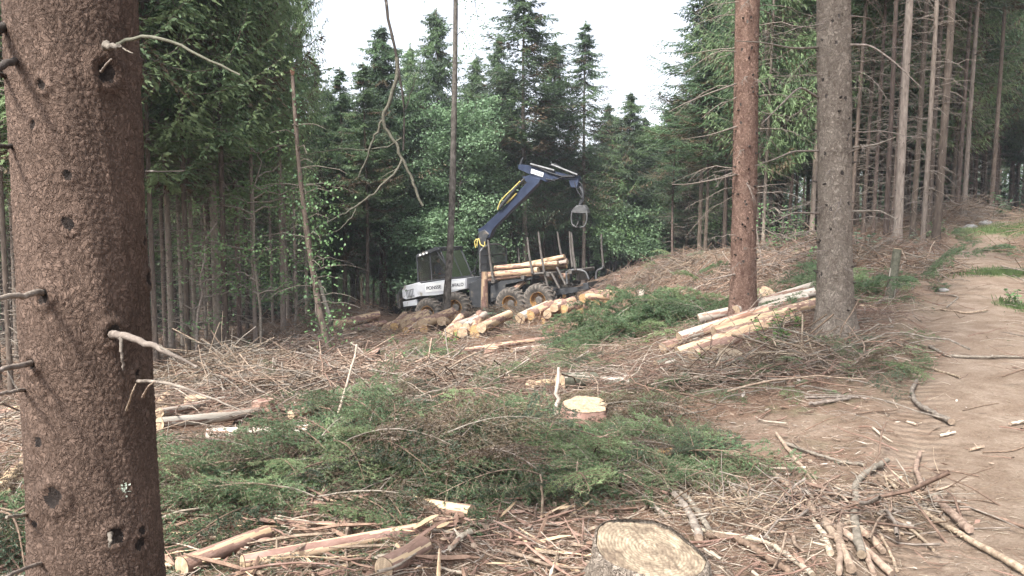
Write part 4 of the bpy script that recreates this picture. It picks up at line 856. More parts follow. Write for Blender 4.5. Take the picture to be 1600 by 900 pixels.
# front half
fprism('chassis', [(160,712),(300,690),(452,668),(456,752),(398,752),(300,730),(200,735),(165,745)], -.62, .62, 'paint_dark')
fprism('chassis', [(395,640),(450,612),(470,640),(470,752),(402,752)], -.95, .95, 'paint_dark')
body = fprism('hood', [(78,668),(88,650),(150,634),(158,640),(250,626),(386,612),(384,662),(330,676),(250,694),(160,700),(146,704),(96,714),(80,706)], -1.22, 1.22, 'paint_grey', bev=.06)
fprism('grille', [(98,672),(134,662),(138,696),(104,704)], -1.245, -1.21, 'paint_dark', body, bev=.005)
gm = MB()
for k in range(5): gm.prism(fpoly([(102+7*k,673-1.8*k),(105+7*k,672-1.8*k),(109+7*k,701-1.8*k),(106+7*k,702-1.8*k)], -1.26), -1.262, -1.248, 0)
gm.build('grille_bars', M['paint_grey'], body)
fprism('side_step', [(82,724),(148,712),(152,740),(86,748)], -1.15, -.2, 'paint_grey', bev=.03)
fprism('side_step', [(150,712),(300,694),(300,704),(156,724)], -1.0, 1.0, 'stake_metal', bev=.02)
pl = fprism('name_plate', [(192,640),(380,620),(380,662),(192,680)], -1.238, -1.222, 'paint_pale', FROOT, bev=.003, near=-1.23)
def lettering(text, px0, py0, px1, py1, hpx, y, parent, m='ink', bold=.012):
    cu = bpy.data.curves.new('lettering', 'FONT'); cu.body = text; cu.extrude = .004; cu.offset = bold; tmp = bpy.data.objects.new('tmp', cu)
    me = bpy.data.meshes.new_from_object(tmp); bpy.data.objects.remove(tmp)
    V = np.empty(len(me.vertices)*3); me.vertices.foreach_get('co', V); V = V.reshape(-1,3)
    a = np.array(fw(px0, py0, y)); b = np.array(fw(px1, py1, y)); ux = b-a; ln = np.linalg.norm(ux); ux /= ln; uz = np.cross(ux, [0,1,0])*-1; uz = uz/np.linalg.norm(uz)
    if uz[2] < 0: uz = -uz
    x0, x1 = V[:,0].min(), V[:,0].max(); zh = V[:,1].max(); hh = hpx/103.0
    W = a+np.outer((V[:,0]-x0)/(x1-x0)*ln, ux)+np.outer(V[:,1]/zh*hh, uz)+np.outer(-V[:,2], [0,1,0]); me.vertices.foreach_set('co', W.ravel()); me.update(); me.materials.clear(); me.materials.append(M[m])
    return link('lettering', me, parent)
lettering('PONSSE', 198, 668, 268, 660, 16, -1.245, pl); lettering('BUFFALO', 302, 656, 374, 648, 15, -1.245, pl)
ftube('engine_guard', [(60,740,-1.1),(62,690,-1.1),(80,655,-1.1),(100,645,-1.1)], .035, 'steel'); ftube('engine_guard', [(60,740,1.0),(62,690,1.0),(80,655,1.0),(100,645,1.0)], .035, 'steel')
fprism('front_blade', [(50,690),(66,684),(72,750),(60,760)], -1.1, 1.1, 'stake_metal', bev=.02)
# cab: floor, pillars, panes, roof with lamps
CN, CFAR = -.92, .92
cab = fprism('cab', [(154,634),(250,625),(312,612),(345,612),(345,622),(250,640),(156,646)], CN, CFAR, 'paint_dark', bev=.02)
dx = 0
def cn(X, Y): return fw(X, Y, CN)
def cf(X, Y): p = fw(X, Y, CN); return (p[0], CFAR, p[2])
def bar(mb, a, b, r=.04): mb.tubes(np.array([a, b]), np.array([r, r]), 6, 0, cap=True)
pil = MB()
side = [(158,634),(153,512),(243,478),(264,482),(318,612)]
for f_ in (cn, cf):
    for a, b in zip(side, side[1:]): bar(pil, f_(*a), f_(*b))
    bar(pil, f_(243,478), f_(296,560), .025); bar(pil, f_(224,626), f_(214,492), .035); bar(pil, f_(158,634), f_(318,612), .04)
for p in side: bar(pil, cn(*p), cf(*p), .038)
bar(pil, tuple((np.array(cn(264,482))+cf(264,482))/2), tuple((np.array(cn(318,612))+cf(318,612))/2), .02)
pil.build('cab_frame', M['paint_dark'], cab)
def pane(pts, name='window'):
    P = np.array(pts); o = MB().add(P, [tuple(range(len(P)))], 0, False).build(name, M['glass'], cab); return o
for f_ in (cn, cf):
    pane([f_(158,632),f_(153,514),f_(214,492),f_(224,626)]); pane([f_(224,626),f_(214,492),f_(243,479),f_(264,483),f_(317,612)])
ws = pane([cn(264,483),cf(264,483),cf(318,611),cn(318,611)], 'windscreen'); pane([cn(158,632),cf(158,632),cf(153,514),cn(153,514)])
roof = fprism('cab_roof', [(148,514),(150,500),(240,466),(262,468),(262,480),(243,482),(156,514)], CN-.12, CFAR+.12, 'paint_dark', FROOT, bev=.03)
for k in range(3): MB().box(fw(170+15*k, 503-5*k, CN-.14), (.09,.05,.09), 0, bev=.015).build('work_lamp', M['plate_white'], roof)
for k in range(4): q = np.array(fw(256, 476, CN)); MB().box((q[0]+.1, CN+.2+k*.48, q[2]-.02), (.05,.11,.09), 0).build('work_lamp', M['plate_white'], roof)
seat = MB(); sx, sz = fw(262, 600, -.1)[0]-.25, fw(262, 600, -.1)[2]
seat.box((sx, 0, sz-.18), (.5,.5,.14), 0, bev=.04).box((sx-.27, 0, sz+.22), (.13,.5,.75), 0, bev=.04).box((sx, 0, sz-.35), (.2,.2,.3), 0, bev=.03); seat.build('seat', M['seat_black'], cab)
con = MB().box((sx+.55, 0, sz-.05), (.18,.8,.12), 0, bev=.03).box((sx+.1,-.36,sz+.05), (.4,.1,.08), 0, bev=.02).box((sx+.1,.36,sz+.05), (.4,.1,.08), 0, bev=.02); con.build('controls', M['paint_dark'], cab)
# wheels
def wheel_meshes():
    R, w = .70, .62; tb = MB()
    prof = [(.36,-w*.42),(.42,-w*.47),(.56,-w*.5),(R-.07,-w*.47),(R-.02,-w*.36),(R,0),(R-.02,w*.36),(R-.07,w*.47),(.56,w*.5),(.42,w*.47),(.36,w*.42)]
    tb.lathe(prof, 40, 0, 'y', smooth=True)
    for k in range(20):
        for sgn in (-1,1):
            a0 = k*math.pi/10+(math.pi/20 if sgn > 0 else 0); pts = []
            for (yy, da, r0) in ((.0,0,R-.01),(.16,.07,R-.01),(.29,.16,R-.06),(.31,.2,R-.16)):
                for dr in (-.02,.055):
                    for dd in (-.045,.045):
                        a = a0+da+dd; pts.append(((r0+dr)*math.cos(a), sgn*yy, (r0+dr)*math.sin(a)))
            P = np.array(pts).reshape(4,4,3); F = []
            for i in range(3):
                o_ = i*4
                F += [(o_,o_+1,o_+5,o_+4),(o_+2,o_+6,o_+7,o_+3),(o_,o_+4,o_+6,o_+2),(o_+1,o_+3,o_+7,o_+5)]
            F += [(0,2,3,1),(12,13,15,14)]
            tb.add(P.reshape(-1,3), F, 1, False)
    rb = MB().lathe([(.385,-w*.43),(.36,-w*.44),(.34,-w*.38),(.31,-w*.12),(.20,-w*.06),(.15,-w*.16),(.0,-w*.16)], 32, 0, 'y', smooth=False).lathe([(.385,w*.43),(.36,w*.44),(.34,w*.38),(.31,w*.12),(.0,w*.1)], 32, 0, 'y', smooth=False)
    hb = MB().lathe([(.17,-w*.17),(.17,-w*.26),(.12,-w*.3),(0,-w*.3)], 20, 0, 'y')
    for k in range(8): hb.lathe([(.02,-w*.1),(.02,-w*.06-.06),(0,-w*.06-.06)], 6, 0, 'y', off=(.25*math.cos(k*.785),0,.25*math.sin(k*.785)))
    return tb.mesh('tyre', [M['rubber'], M['tread_mud']]), rb.mesh('rim', [M['rim_yellow']]), hb.mesh('hub', [M['stake_metal']])
TY, RI, HU = wheel_meshes()
for (X, Y) in ((215,778),(345,750),(605,732),(738,715)):
    p = fw(X, Y, -1.1)
    for yy in (-1.1, 1.1):
        w_ = link('wheel', None, FROOT, (p[0], yy, p[2]), (0, X*.37, 0)); t_ = link('tyre', TY, w_); r_ = link('rim', RI, w_); h_ = link('hub', HU, w_)
        if yy > 0:
            for c in (r_, h_): c.rotation_euler = (0,0,math.pi)
for (a, b) in (((215,778),(345,750)),((605,732),(738,715))):
    for yy in (-.72, .72):
        pa, pb = fw(*a, -1.1), fw(*b, -1.1)
        MB().prism([(pa[0]-.2,pa[2]-.12),(pb[0]+.2,pb[2]-.12),(pb[0]+.2,pb[2]+.1),((pa[0]+pb[0])/2,(pa[2]+pb[2])/2+.28),(pa[0]-.2,pa[2]+.1)], yy-.1, yy+.1, 0, bev=.02).build('bogie', M['paint_dark'], FROOT)
# rear half
fprism('load_frame', [(470,690),(560,655),(700,640),(840,664),(1008,640),(1012,656),(850,690),(700,690),(560,706),(476,730)], -.42, .42, 'paint_dark', near=-.42)
fprism('load_frame', [(500,655),(560,618),(700,602),(700,616),(570,640),(560,700),(500,708)], -1.0, 1.0, 'paint_dark', near=-1.0)
fprism('joint', [(440,640),(480,630),(520,660),(520,730),(440,740)], -.35, .35, 'paint_dark', near=-.35)
fprism('tail_beam', [(985,628),(1010,624),(1014,656),(990,660)], -1.15, 1.15, 'paint_dark', near=0)
for (X, Y) in ((515,625),(655,606),(775,592),(880,580)):
    p = fw(X, Y, -1.25); MB().box((p[0], 0, p[2]-.02), (.16,2.6,.16), 0, bev=.02).box((p[0],0,p[2]-.25), (.12,.9,.4), 0, bev=.02).build('bolster', M['stake_metal'], FROOT)
for (a, b, y) in (((515,625),(490,432),-1.28),((700,590),(676,420),-1.28),((757,585),(728,394),-1.28),((905,575),(884,398),-1.28),((645,600),(628,470),1.28),((840,540),(813,394),1.28),((885,560),(870,393),1.28),((1032,560),(1020,405),1.1)):
    ftube('stake', [(*a, y), ((a[0]+b[0])/2-3, (a[1]+b[1])/2, y), (*b, y)], (.062,.04), 'stake_metal', sides=8, n=8)
for pts in ([(905,560,-1.2),(908,573,-1.2),(935,575,-1.2),(955,585,-1.2),(968,618,-1.2)],[(1034,552,-.2),(1030,566,-.2),(1006,575,-.2),(1000,590,-.2),(1000,616,-.2)],[(860,585,-1.2),(880,575,-1.2),(905,572,-1.2)],[(860,585,-1.2),(866,640,-1.2)]):
    ftube('guard_rail', pts, .045, 'steel', n=14)
for (a, b) in (((757,590),(772,648)),((790,590),(828,660)),((815,560),(858,645)),((700,592),(790,588))):
    ftube('brace', [(*a,-1.15), (*b,-1.15)], .06, 'stake_metal', sides=4)
gx = fw(452, 560, -1.25)[0]; gz0 = fw(452, 585, -1.25)[2]; gz1 = fw(452, 480, -1.25)[2]
gate = MB(); arc = [(gx,-1.25,gz0),(gx,-1.25,gz1-.1),(gx,-1.05,gz1+.06),(gx,-.5,gz1+.22),(gx,.5,gz1+.22),(gx,1.05,gz1+.06),(gx,1.25,gz1-.1),(gx,1.25,gz0),(gx,-1.25,gz0)]
for a, b in zip(arc, arc[1:]): gate.tubes(np.array([a,b]), np.array([.045,.045]), 8, 0, cap=True)
gate.build('load_gate_frame', M['steel'], FROOT)
gb = MB()
for k in range(24): yk = -1.17+k*.102; top = gz1+.22-max(0,abs(yk)-.5)*.42; gb.box((gx,yk,(gz0+top)/2), (.03,.022,top-gz0), 0)
gb.box((gx,0,gz0+.35),(.04,2.4,.05),0).box((gx,0,gz0+.75),(.04,2.4,.05),0); gb.build('load_gate_mesh', M['paint_dark'], FROOT)
# crane
fprism('crane_pillar', [(448,640),(482,640),(478,430),(492,404),(470,384),(444,396),(440,430)], -.2, .2, 'paint_dark', FROOT, near=-.2)
cr = fprism('main_boom', [(440,384),(462,372),(560,280),(676,160),(700,140),(736,150),(728,166),(600,292),(508,384),(494,420),(470,440),(446,426)], -.16, .16, 'crane_blue', FROOT, near=-.16, bev=.03)
ob = fprism('outer_boom', [(628,84),(650,82),(700,92),(860,128),(912,134),(914,150),(868,152),(800,150),(762,166),(690,132),(630,104)], -.14, .14, 'crane_blue', cr, near=-.14, bev=.025)
fprism('outer_boom', [(646,140),(700,128),(745,152),(690,172),(668,166)], -.12, .12, 'crane_blue', cr, near=-.12)
lp = fprism('boom_plate', [(692,103),(750,122),(746,141),(690,123)], -.175, -.145, 'plate_white', FROOT, near=-.16, bev=.003); lettering('PONSSE', 697, 122, 742, 136, 9, -.182, lp, bold=.008)
ftube('link_arm', [(640,86,0),(652,52,0)], .05, 'paint_dark', cr); ftube('hydraulic_cylinder', [(688,82,-.2),(800,112,-.2)], .06, 'steel', cr); ftube('hydraulic_cylinder', [(786,84,-.22),(908,132,-.22)], .055, 'steel', cr)
ftube('hydraulic_cylinder', [(545,282,-.26),(624,186,-.26)], .085, 'paint_dark', cr); ftube('piston_rod', [(620,190,-.26),(658,148,-.26)], .04, 'steel', cr)
ftube('hydraulic_hose', [(534,292,-.3),(545,255,-.3),(575,222,-.3),(600,200,-.3),(640,160,-.3)], .03, 'hose_yellow', cr); ftube('hydraulic_hose', [(576,262,-.2),(600,240,-.2),(622,216,-.2)], .04, 'hose_yellow', cr)
for pts in ([(430,470,-.3),(424,440,-.3),(440,425,-.3),(436,462,-.3)],[(445,425,-.3),(452,455,-.3),(480,468,-.3)],[(474,468,-.25),(472,440,-.25)]): ftube('hydraulic_hose', pts, .028, 'hose_yellow', cr)
for k, pts in enumerate([[(700,86,-.2),(770,118,-.2),(840,140,-.2),(890,140,-.2)],[(760,150,-.2),(800,158,-.2),(850,135,-.2),(895,138,-.2)],[(780,90,-.15),(800,80,-.15),(850,108,-.15)],[(905,150,-.05),(930,178,-.05),(940,215,-.05),(938,250,-.05),(922,272,-.05)],[(900,160,.05),(920,190,.05),(932,230,.05),(915,268,.05)],[(895,165,-.1),(905,200,-.1),(930,240,-.1)],[(430,560,-.2),(420,600,-.2),(440,640,-.3)],[(440,520,-.2),(425,570,-.2),(400,600,-.3)]]): ftube('hydraulic_hose', pts, .03, 'hose_black', cr)
fprism('boom_tip', [(868,140),(912,134),(916,150),(906,192),(876,190),(868,165)], -.12, .12, 'crane_blue', cr, near=-.12)
ftube('rotator', [(920,186,0),(934,210,0),(936,236,0),(922,272,0)], (.06,.08), 'paint_dark', cr)
gr = fprism('grapple', [(878,304),(886,288),(904,272),(940,270),(952,288),(958,306),(940,310),(895,308)], -.16, .16, 'steel', FROOT, near=-.16, bev=.03)
for yy in (-.12, .12):
    ftube('claw', [(884,300,yy),(880,330,yy),(884,362,yy),(905,374,yy),(914,345,yy)], (.045,.03), 'steel', gr, n=14); ftube('claw', [(952,300,yy),(956,335,yy),(946,368,yy),(920,376,yy),(892,370,yy)], (.045,.03), 'steel', gr, n=14)
# driver, seated, facing the load
def driver():
    o = np.array([sx, 0, sz]); 
    J = {'hip':(0,0,0,.15),'belly':(.01,0,.2,.14),'chest':(.02,0,.42,.155),'neck':(.03,0,.58,.06),'head':(.05,0,.68,.085),'crown':(.05,0,.80,.075)}
    vs = []; ed = []; rad = []
    def v(p, r): vs.append(tuple(o+np.array(p))); rad.append(r); return len(vs)-1
    ids = [v(J[k][:3], J[k][3]) for k in ('hip','belly','chest','neck','head','crown')]; ed += list(zip(ids, ids[1:]))
    for s_ in (-1,1):
        sh = v((.02,s_*.2,.46),.062); el = v((.12,s_*.29,.22),.045); wr = v((.33,s_*.3,.17),.032); ha = v((.42,s_*.29,.18),.04); ed += [(ids[2],sh),(sh,el),(el,wr),(wr,ha)]
        for q in range(3):
            f_ = v((.47,s_*.29+(q-1)*.025,.175-.01*q),.012); ed.append((ha, f_))
        th = v((.12,s_*.12,-.02),.09); kn = v((.48,s_*.15,.0),.07); an = v((.52,s_*.15,-.38),.045); to = v((.66,s_*.16,-.42),.04); ed += [(ids[0],th),(th,kn),(kn,an),(an,to)]
    no = v((.145,0,.68),.014); ed.append((ids[4], no))
    me = bpy.data.meshes.new('person'); me.from_pydata(vs, ed, [])
    ob_ = link('person', me, None, FR, (0,0,-FT)); sk = ob_.modifiers.new('skin','SKIN'); su = ob_.modifiers.new('sub','SUBSURF'); su.levels = 2; su.render_levels = 2
    for i, r in enumerate(rad): me.skin_vertices[0].data[i].radius = (r, r)
    me.skin_vertices[0].data[0].use_root = True; me.materials.append(M['cloth_blue'])
    hd = MB().lathe([(0,.58),(.05,.60),(.075,.66),(.085,.72),(.08,.78),(.05,.83),(0,.84)], 14, 0, 'z', off=o+np.array([.055,0,0]), smooth=True).box(o+np.array([.145,0,.69]), (.03,.025,.04)).build('face', M['skin'], ob_)
    MB().lathe([(.088,.72),(.092,.77),(.07,.84),(0,.86)], 14, 0, 'z', off=o+np.array([.035,0,0]), smooth=True).build('hair', M['hair_dark'], ob_)
    MB().lathe([(.17,.02),(.165,.12),(.15,.2)], 16, 0, 'z', off=o+np.array([.01,0,0]), smooth=True).build('shirt_hem', M['cloth_red'], ob_)
    tag(ob_, 'operator in dark blue top sitting in the cab and facing the load', 'person')
driver()
# ------------------------------------------------------------------ logs, stumps
LG = [0]
def log_mesh(L, r0, r1, mats, seed, bend=.01, sides=18, patch=.0, n=None, rough=.05):
    "a sawn log along +z: side 0, second side material 1 in patches, sawn ends 2"
    rng = np.random.default_rng(seed); n = n or max(6, int(L/.12)); t = np.linspace(0,1,n); a = np.arange(sides)*2*math.pi/sides
    ph = rng.random(6)*6.28; A, T = np.meshgrid(a, t)
    R = (r0+(r1-r0)*T)*(1+rough*.6*np.sin(A*2+ph[0]+T*2)+rough*.5*np.sin(A*3+ph[1])+rough*fbm(np.cos(A)*1.3+T*L*3+ph[2], np.sin(A)*1.3+T*L*2, 1.5, 3))
    cx = bend*L*(np.sin(T*3+ph[3])-math.sin(ph[3])); cy = bend*L*(np.cos(T*2.4+ph[4])-math.cos(ph[4]))
    V = np.stack([cx+R*np.cos(A), cy+R*np.sin(A), T*L], -1)
    mb = MB(); i = np.arange(n-1)[:,None]*sides; j = np.arange(sides)[None]; j2 = (j+1) % sides
    F = np.stack([i+j,i+j2,i+sides+j2,i+sides+j],-1).reshape(-1,4)
    pn = fbm(np.cos(A[:-1])*1.1+T[:-1]*L*1.2+ph[5], np.sin(A[:-1])*1.1+T[:-1]*L*.8, 1.8, 5).ravel()
    mb.add(V.reshape(-1,3), F, np.where(pn < patch-.5, 1, 0), True)
    for e, sg in ((0,1),(n-1,-1)):
        ring = V[e]; c = ring.mean(0); mid = c+(ring-c)*.55; W = np.vstack([c+(ring-c)*.985, mid, c[None]])+[0,0,-.003*sg]
        f4 = np.array([(x,(x+1)%sides,sides+(x+1)%sides,sides+x) for x in range(sides)]); f3 = np.array([(sides+x,sides+(x+1)%sides,2*sides) for x in range(sides)])
        if sg > 0: f4 = f4[:,::-1]; f3 = f3[:,::-1]
        mb.add(W, f4, 2, False); mb.F.append((f3+(mb.n-len(W)), np.full(sides,2), False))
    return mb.mesh('log', [M[m] for m in mats])
STY = {'peeled':(['wood_peeled','log_bark','cut_fresh'],.42),'pale':(['wood_grey','log_bark','cut_fresh'],.38),'bark':(['log_bark','wood_peeled','cut_fresh'],.36),'orange':(['log_bark','wood_peeled','cut_orange'],.34),'mossy':(['green_bark','wood_grey','cut_fresh'],.1)}
def log(p0, p1, r0, r1=None, style='peeled', label=None, group=None, name='log', cat='log', bend=.006, **kw):
    p0 = Vector(p0); p1 = Vector(p1); LG[0] += 1; ms, pa = STY[style]; d = p1-p0
    me = log_mesh(d.length, r0, r1 if r1 else r0*.93, ms, LG[0], bend, patch=pa, **kw)
    o = link(name, me, None, p0, d.to_track_quat('Z','Y').to_euler()); return tag(o, label, cat, group)
def glog(a, b, r, style='peeled', label=None, group=None, lift=.6, r1=None, **kw):
    "log lying on the ground between two photo positions"
    p, q = hit(*a), hit(*b)
    if p[1] < 9: kw.update(sides=40, n=max(20, int(np.linalg.norm(p-q)/.022)))
    p[2] += r*lift; q[2] += (r1 or r)*lift; return log(p, q, r, r1, style, label, group, **kw)
def stump(px, py, r, h, label, side='log_bark', cut='cut_fresh', tilt=(0,0), seed=1, flare=.35, base=None, name='stump', Y=None, sides=40):
    b = hit(px, py) if Y is None else on(px, Y); rng = np.random.default_rng(seed); ph = rng.random(4)*6.28
    a = np.arange(sides)*2*math.pi/sides; z = np.array([-.15,0,.04,.1,.2,.35,.6,.85,1.0]); mb = MB(); rows = []
    for t in z:
        zz = t*h; rr = r*(1+flare*math.exp(-max(zz,0)/(.35*r+.05))*(1+.55*np.cos(a*5+ph[0])+.3*np.cos(a*3+ph[1]))+.06*np.cos(a*2+ph[2])+.035*np.cos(a*7+ph[3])*1+.02*rng.normal(size=sides))
        x_, y_ = rr*np.cos(a), rr*np.sin(a); top = np.clip((t-.3)/.7,0,1); zt = zz+top*(tilt[0]*x_+tilt[1]*y_)
        rows.append(np.stack([x_,y_,zt],1))
    V = np.array(rows); k = len(z); i = np.arange(k-1)[:,None]*sides; j = np.arange(sides)[None]; j2 = (j+1) % sides
    mb.add(V.reshape(-1,3), np.stack([i+j,i+j2,i+sides+j2,i+sides+j],-1).reshape(-1,4), 0, True)
    fr = [.985,.8,.5,.2]; W = np.concatenate([V[-1]*[f,f,1]-[0,0,0]+np.array([0,0,.004]) for f in fr])
    for q in range(len(fr)): W[q*sides:(q+1)*sides,2] = tilt[0]*W[q*sides:(q+1)*sides,0]+tilt[1]*W[q*sides:(q+1)*sides,1]+h+.004+(.004*rng.normal(size=sides) if q else 0)
    W = np.vstack([W, [[0,0,h+.004]]]); i = np.arange(len(fr)-1)[:,None]*sides
    mb.add(W, np.stack([i+j,i+j2,i+sides+j2,i+sides+j],-1).reshape(-1,4), 1, True); q = (len(fr)-1)*sides
    mb.F.append((np.array([(q+x,q+(x+1)%sides,len(fr)*sides) for x in range(sides)])+(mb.n-len(W)), np.ones(sides,int), True))
    o = mb.build(name, [M[side], M[cut]], None, b, (0,0,rng.random()*.5)); return tag(o, label, 'stump')

# big stump at the bottom edge
def big_stump():
    c = at(1014, 858, 3.1); gz = h1(c[0], c[1]+.05); 
    o = stump(0, 0, .225, c[2]-gz, 'large freshly sawn spruce stump at the bottom edge of the photo', 'bark_big_grey', 'cut_grey', (.0,.14), 11, .18, Y=None) if False else None
    rng = np.random.default_rng(3); root = empty('stump', (c[0], c[1], gz)); h = c[2]-gz; tag(root, 'large freshly sawn spruce stump at the bottom edge of the photo', 'stump')
    na = 220; a = np.arange(na)*2*math.pi/na; zs = np.linspace(-.12, h, 60); rows = []; tx, ty = -.14, .19
    prof = .215*(1+.05*np.cos(a*2+.4)+.03*np.cos(a*3+2)+.02*np.cos(a*5))
    for z_ in zs:
        rr = prof+.10*np.exp(-max(z_,0)/.1)*(1+.45*np.cos(a*5+1)); d1, d2 = worley(a/(2*math.pi)*64, np.full(na, z_/.03)); rr = rr+.008*(np.clip((d2-d1)*3,0,1)-.5)*(z_ < h-.012)+.006*fbm(np.cos(a)*6+z_*20, np.sin(a)*6, 1., 3)
        t = np.clip(z_/h,0,1); rows.append(np.stack([rr*np.cos(a), rr*np.sin(a), z_+t*(tx*rr*np.cos(a)+ty*rr*np.sin(a))],1))
    rows.append(rows[-1]*[.955,.955,1]+[0,0,.004]); rows[-1][:,2] = h+.006+tx*rows[-1][:,0]+ty*rows[-1][:,1]
    V = np.array(rows); n = len(rows); i = np.arange(n-1)[:,None]*na; j = np.arange(na)[None]; j2 = (j+1) % na
    MB().add(V.reshape(-1,3), np.stack([i+j,i+j2,i+na+j2,i+na+j],-1).reshape(-1,4)).build('bark', M['bark_big_grey'], root)
    fr = np.linspace(.985,.03,30); W = []
    for f in fr:
        x_, y_ = V[-1][:,0]*f, V[-1][:,1]*f; saw = .0012*np.sin((x_*.9+y_*.4)*190+3*fbm(x_*8,y_*8,1,2))+.005*fbm(x_, y_, 14, 3)+.004*fbm(x_,y_,60,2); step = -.012/(1+np.exp(-(x_*.5+y_-.10)*200))
        W.append(np.stack([x_, y_, h+.003+tx*x_+ty*y_+saw+step],1))
    W = np.concatenate(W+[np.array([[0,0,h+.003]])]); i = np.arange(len(fr)-1)[:,None]*na; mb = MB(); mb.add(W, np.stack([i+j,i+j2,i+na+j2,i+na+j],-1).reshape(-1,4)); q = (len(fr)-1)*na
    mb.F.append((np.array([(q+x,q+(x+1)%na,len(fr)*na) for x in range(na)]), np.zeros(na,int), True)); mb.build('sawn_top', M['cut_grey'], root)
big_stump()
stump(915, 665, .19, .19, 'wide pale sawn stump in the middle of the green brash', 'log_bark', 'cut_fresh', (.0,.12), 21)
stump(306, 640, .10, .13, 'small yellow topped stump right of the big trunk', 'log_bark', 'cut_fresh', (0,.14), 22)
stump(412, 655, .10, .2, 'reddish brown stump with exposed roots near the left logs', 'twig_red', 'log_bark', (.1,0), 23, .6)
stump(1140, 572, .14, .17, 'mossy sawn stump in front of the peeled log stack', 'twig_grey', 'cut_grey', (0,.14), 24, .4)
stump(768, 556, .12, .16, 'pale sawn stump left of its twin below the machine', 'log_bark', 'cut_fresh', (0,.14), 25)
stump(843, 556, .12, .15, 'pale sawn stump right of its twin below the machine', 'log_bark', 'cut_grey', (0,.14), 26)
stump(1355, 487, .1, .08, 'small flat stump at the foot of the leaning green post', 'log_bark', 'cut_fresh', (0,.14), 27)
stump(1200, 470, .14, .12, 'pale end grain stump between the two thick trunks', 'log_bark', 'cut_fresh', (0,.9), 28)
stump(582, 578, .14, .3, 'dark rotten stump on the brash below the left log pile', 'bark_dark', 'log_bark', (.5,0), 29, .3)
stump(873, 492, .19, .55, 'reddish broken stump beside the central log pile', 'twig_red', 'log_bark', (.2,.14), 30, .3)
stump(985, 475, .22, .5, 'reddish brown root stump at the right end of the log pile', 'twig_red', 'wood_peeled', (-.3,0), 31, .4)
stump(965, 440, .14, .3, 'low pinkish stump on the ridge behind the log pile', 'log_bark', 'wood_grey', (0,0), 32)
def tallstump():
    b = hit(757, 497); b = on(757, 27.5) if b[1] > 33 else b; t = at(757, 425, b[1]); log(b-[0,0,.1], t, .135*b[1]/27, .11*b[1]/27, 'bark', 'tall standing reddish stump in front of the forwarder load', name='high_stump', cat='stump', bend=0)
tallstump()
def post():
    b = hit(1388, 470); log(b-np.array([0,0,.1]), at(1404, 389, b[1]-.1), .075*b[1]/12, .06*b[1]/12, 'mossy', 'leaning green grey cut post beside the track', name='leaning_post', cat='post')
post()
# the peeled stack beside the right trunks
for i, (a, Ya, b, Yb, r, st, lab) in enumerate([((1036,551),10.9,(1183,500),13.3,.078,'bark','leftmost log end of the peeled log stack'),((1061,549),10.8,(1258,487),14.0,.075,'pale','pale log second from left in the peeled log stack'),
   ((1060,562),10.6,(1205,512),12.8,.085,'peeled','lower log with round end in the peeled log stack'),((1082,563),10.5,(1245,503),13.2,.085,'peeled','front orange peeled log of the log stack'),((1091,524),11.8,(1272,484),15.0,.072,'pale','topmost long whitish log of the peeled log stack'),((1115,540),11.3,(1290,492),14.2,.075,'peeled','peeled log in the middle of the log stack'),((1085,538),11.6,(1200,505),13.6,.06,'peeled','thin orange pole on the peeled log stack'),((1150,512),12.6,(1285,478),15.2,.07,'pale','whitish log at the far side of the log stack')]):
    p = hit(*a); q = hit(*b); k_ = [0,1,0,0,2,1,1,2][i]; up = r*(.9+1.35*k_)
    e = at(a[0], a[1]-5-4*k_, p[1]+.1*k_); f = at(b[0], b[1]-4-5*k_, q[1]+.15*k_); e[2] = max(e[2], h1(e[0],e[1])+up); f[2] = max(f[2], h1(f[0],f[1])+up*.9+.05)
    log(e, f, r*1.1, r, st, lab, 'logs of the peeled stack', sides=26, n=60)
# log piles by the machine
def pile(ends, Y, L, az, r, styles, lab, group, el=0.0, base=None):
    rng = random.Random(int(ends[0][0])); bp = max(ends, key=lambda e: e[1]); Yh = hit(bp[0], bp[1]+r*1200/Y*.9)[1]; print('pile', Y, Yh); Y = min(Yh, Y+8)
    order = sorted(range(len(ends)), key=lambda k: (ends[k][0], ends[k][1])); ORD = 'leftmost second third fourth fifth sixth seventh eighth ninth tenth eleventh twelfth thirteenth fourteenth fifteenth sixteenth'.split()
    lab = [(ORD[order.index(k)]+(' ' if order.index(k) == 0 else ' from the left ')+lab) for k in range(len(ends))]
    for i, (px, py) in enumerate(ends):
        e = at(px, py, Y+rng.uniform(-.25,.25)); a = az+rng.uniform(-.17,.17); rr = r*rng.uniform(.85,1.18); l = L*rng.uniform(.95,1.05)
        d = np.array([math.sin(a), math.cos(a), el+rng.uniform(-.01,.02)]); f = e+d*l; g_ = h1(f[0], f[1]); f[2] = max(f[2], g_+rr*.4) if el >= 0 else f[2]
        log(e, f, rr, rr*.95, styles[i % len(styles)], lab[i] if isinstance(lab, list) else lab, group)
pile([(603,513),(616,510),(627,506),(623,516),(634,517),(660,506),(648,512),(662,515),(640,507)], 22.5, 2.4, math.radians(6), .12, ['peeled','orange','peeled'], 'log end of the small pile left of the machine', 'logs in the left pile')
pile([(700,520),(712,523),(722,520),(732,524),(741,515),(728,512),(752,512),(742,522),(716,511)], 23.0, 2.2, math.radians(9), .10, ['peeled','orange','pale'], 'log end of the low pile before the cab', 'logs in the pile before the cab')
for a, b, r, st, lab in [((690,518),(752,488),.13,'peeled','long log sloping up beside the bare birch'),((710,508),(748,500),.1,'bark','reddish log resting below the high stump'),((528,524),(588,510),.12,'peeled','long peeled log left of the left pile'),((555,512),(592,503),.10,'peeled','shorter peeled log above the left pile'),
   ((540,530),(600,516),.08,'bark','dull log under the peeled ones left of the left pile')]:
    glog(a, b, r, st, lab, lift=2.2)
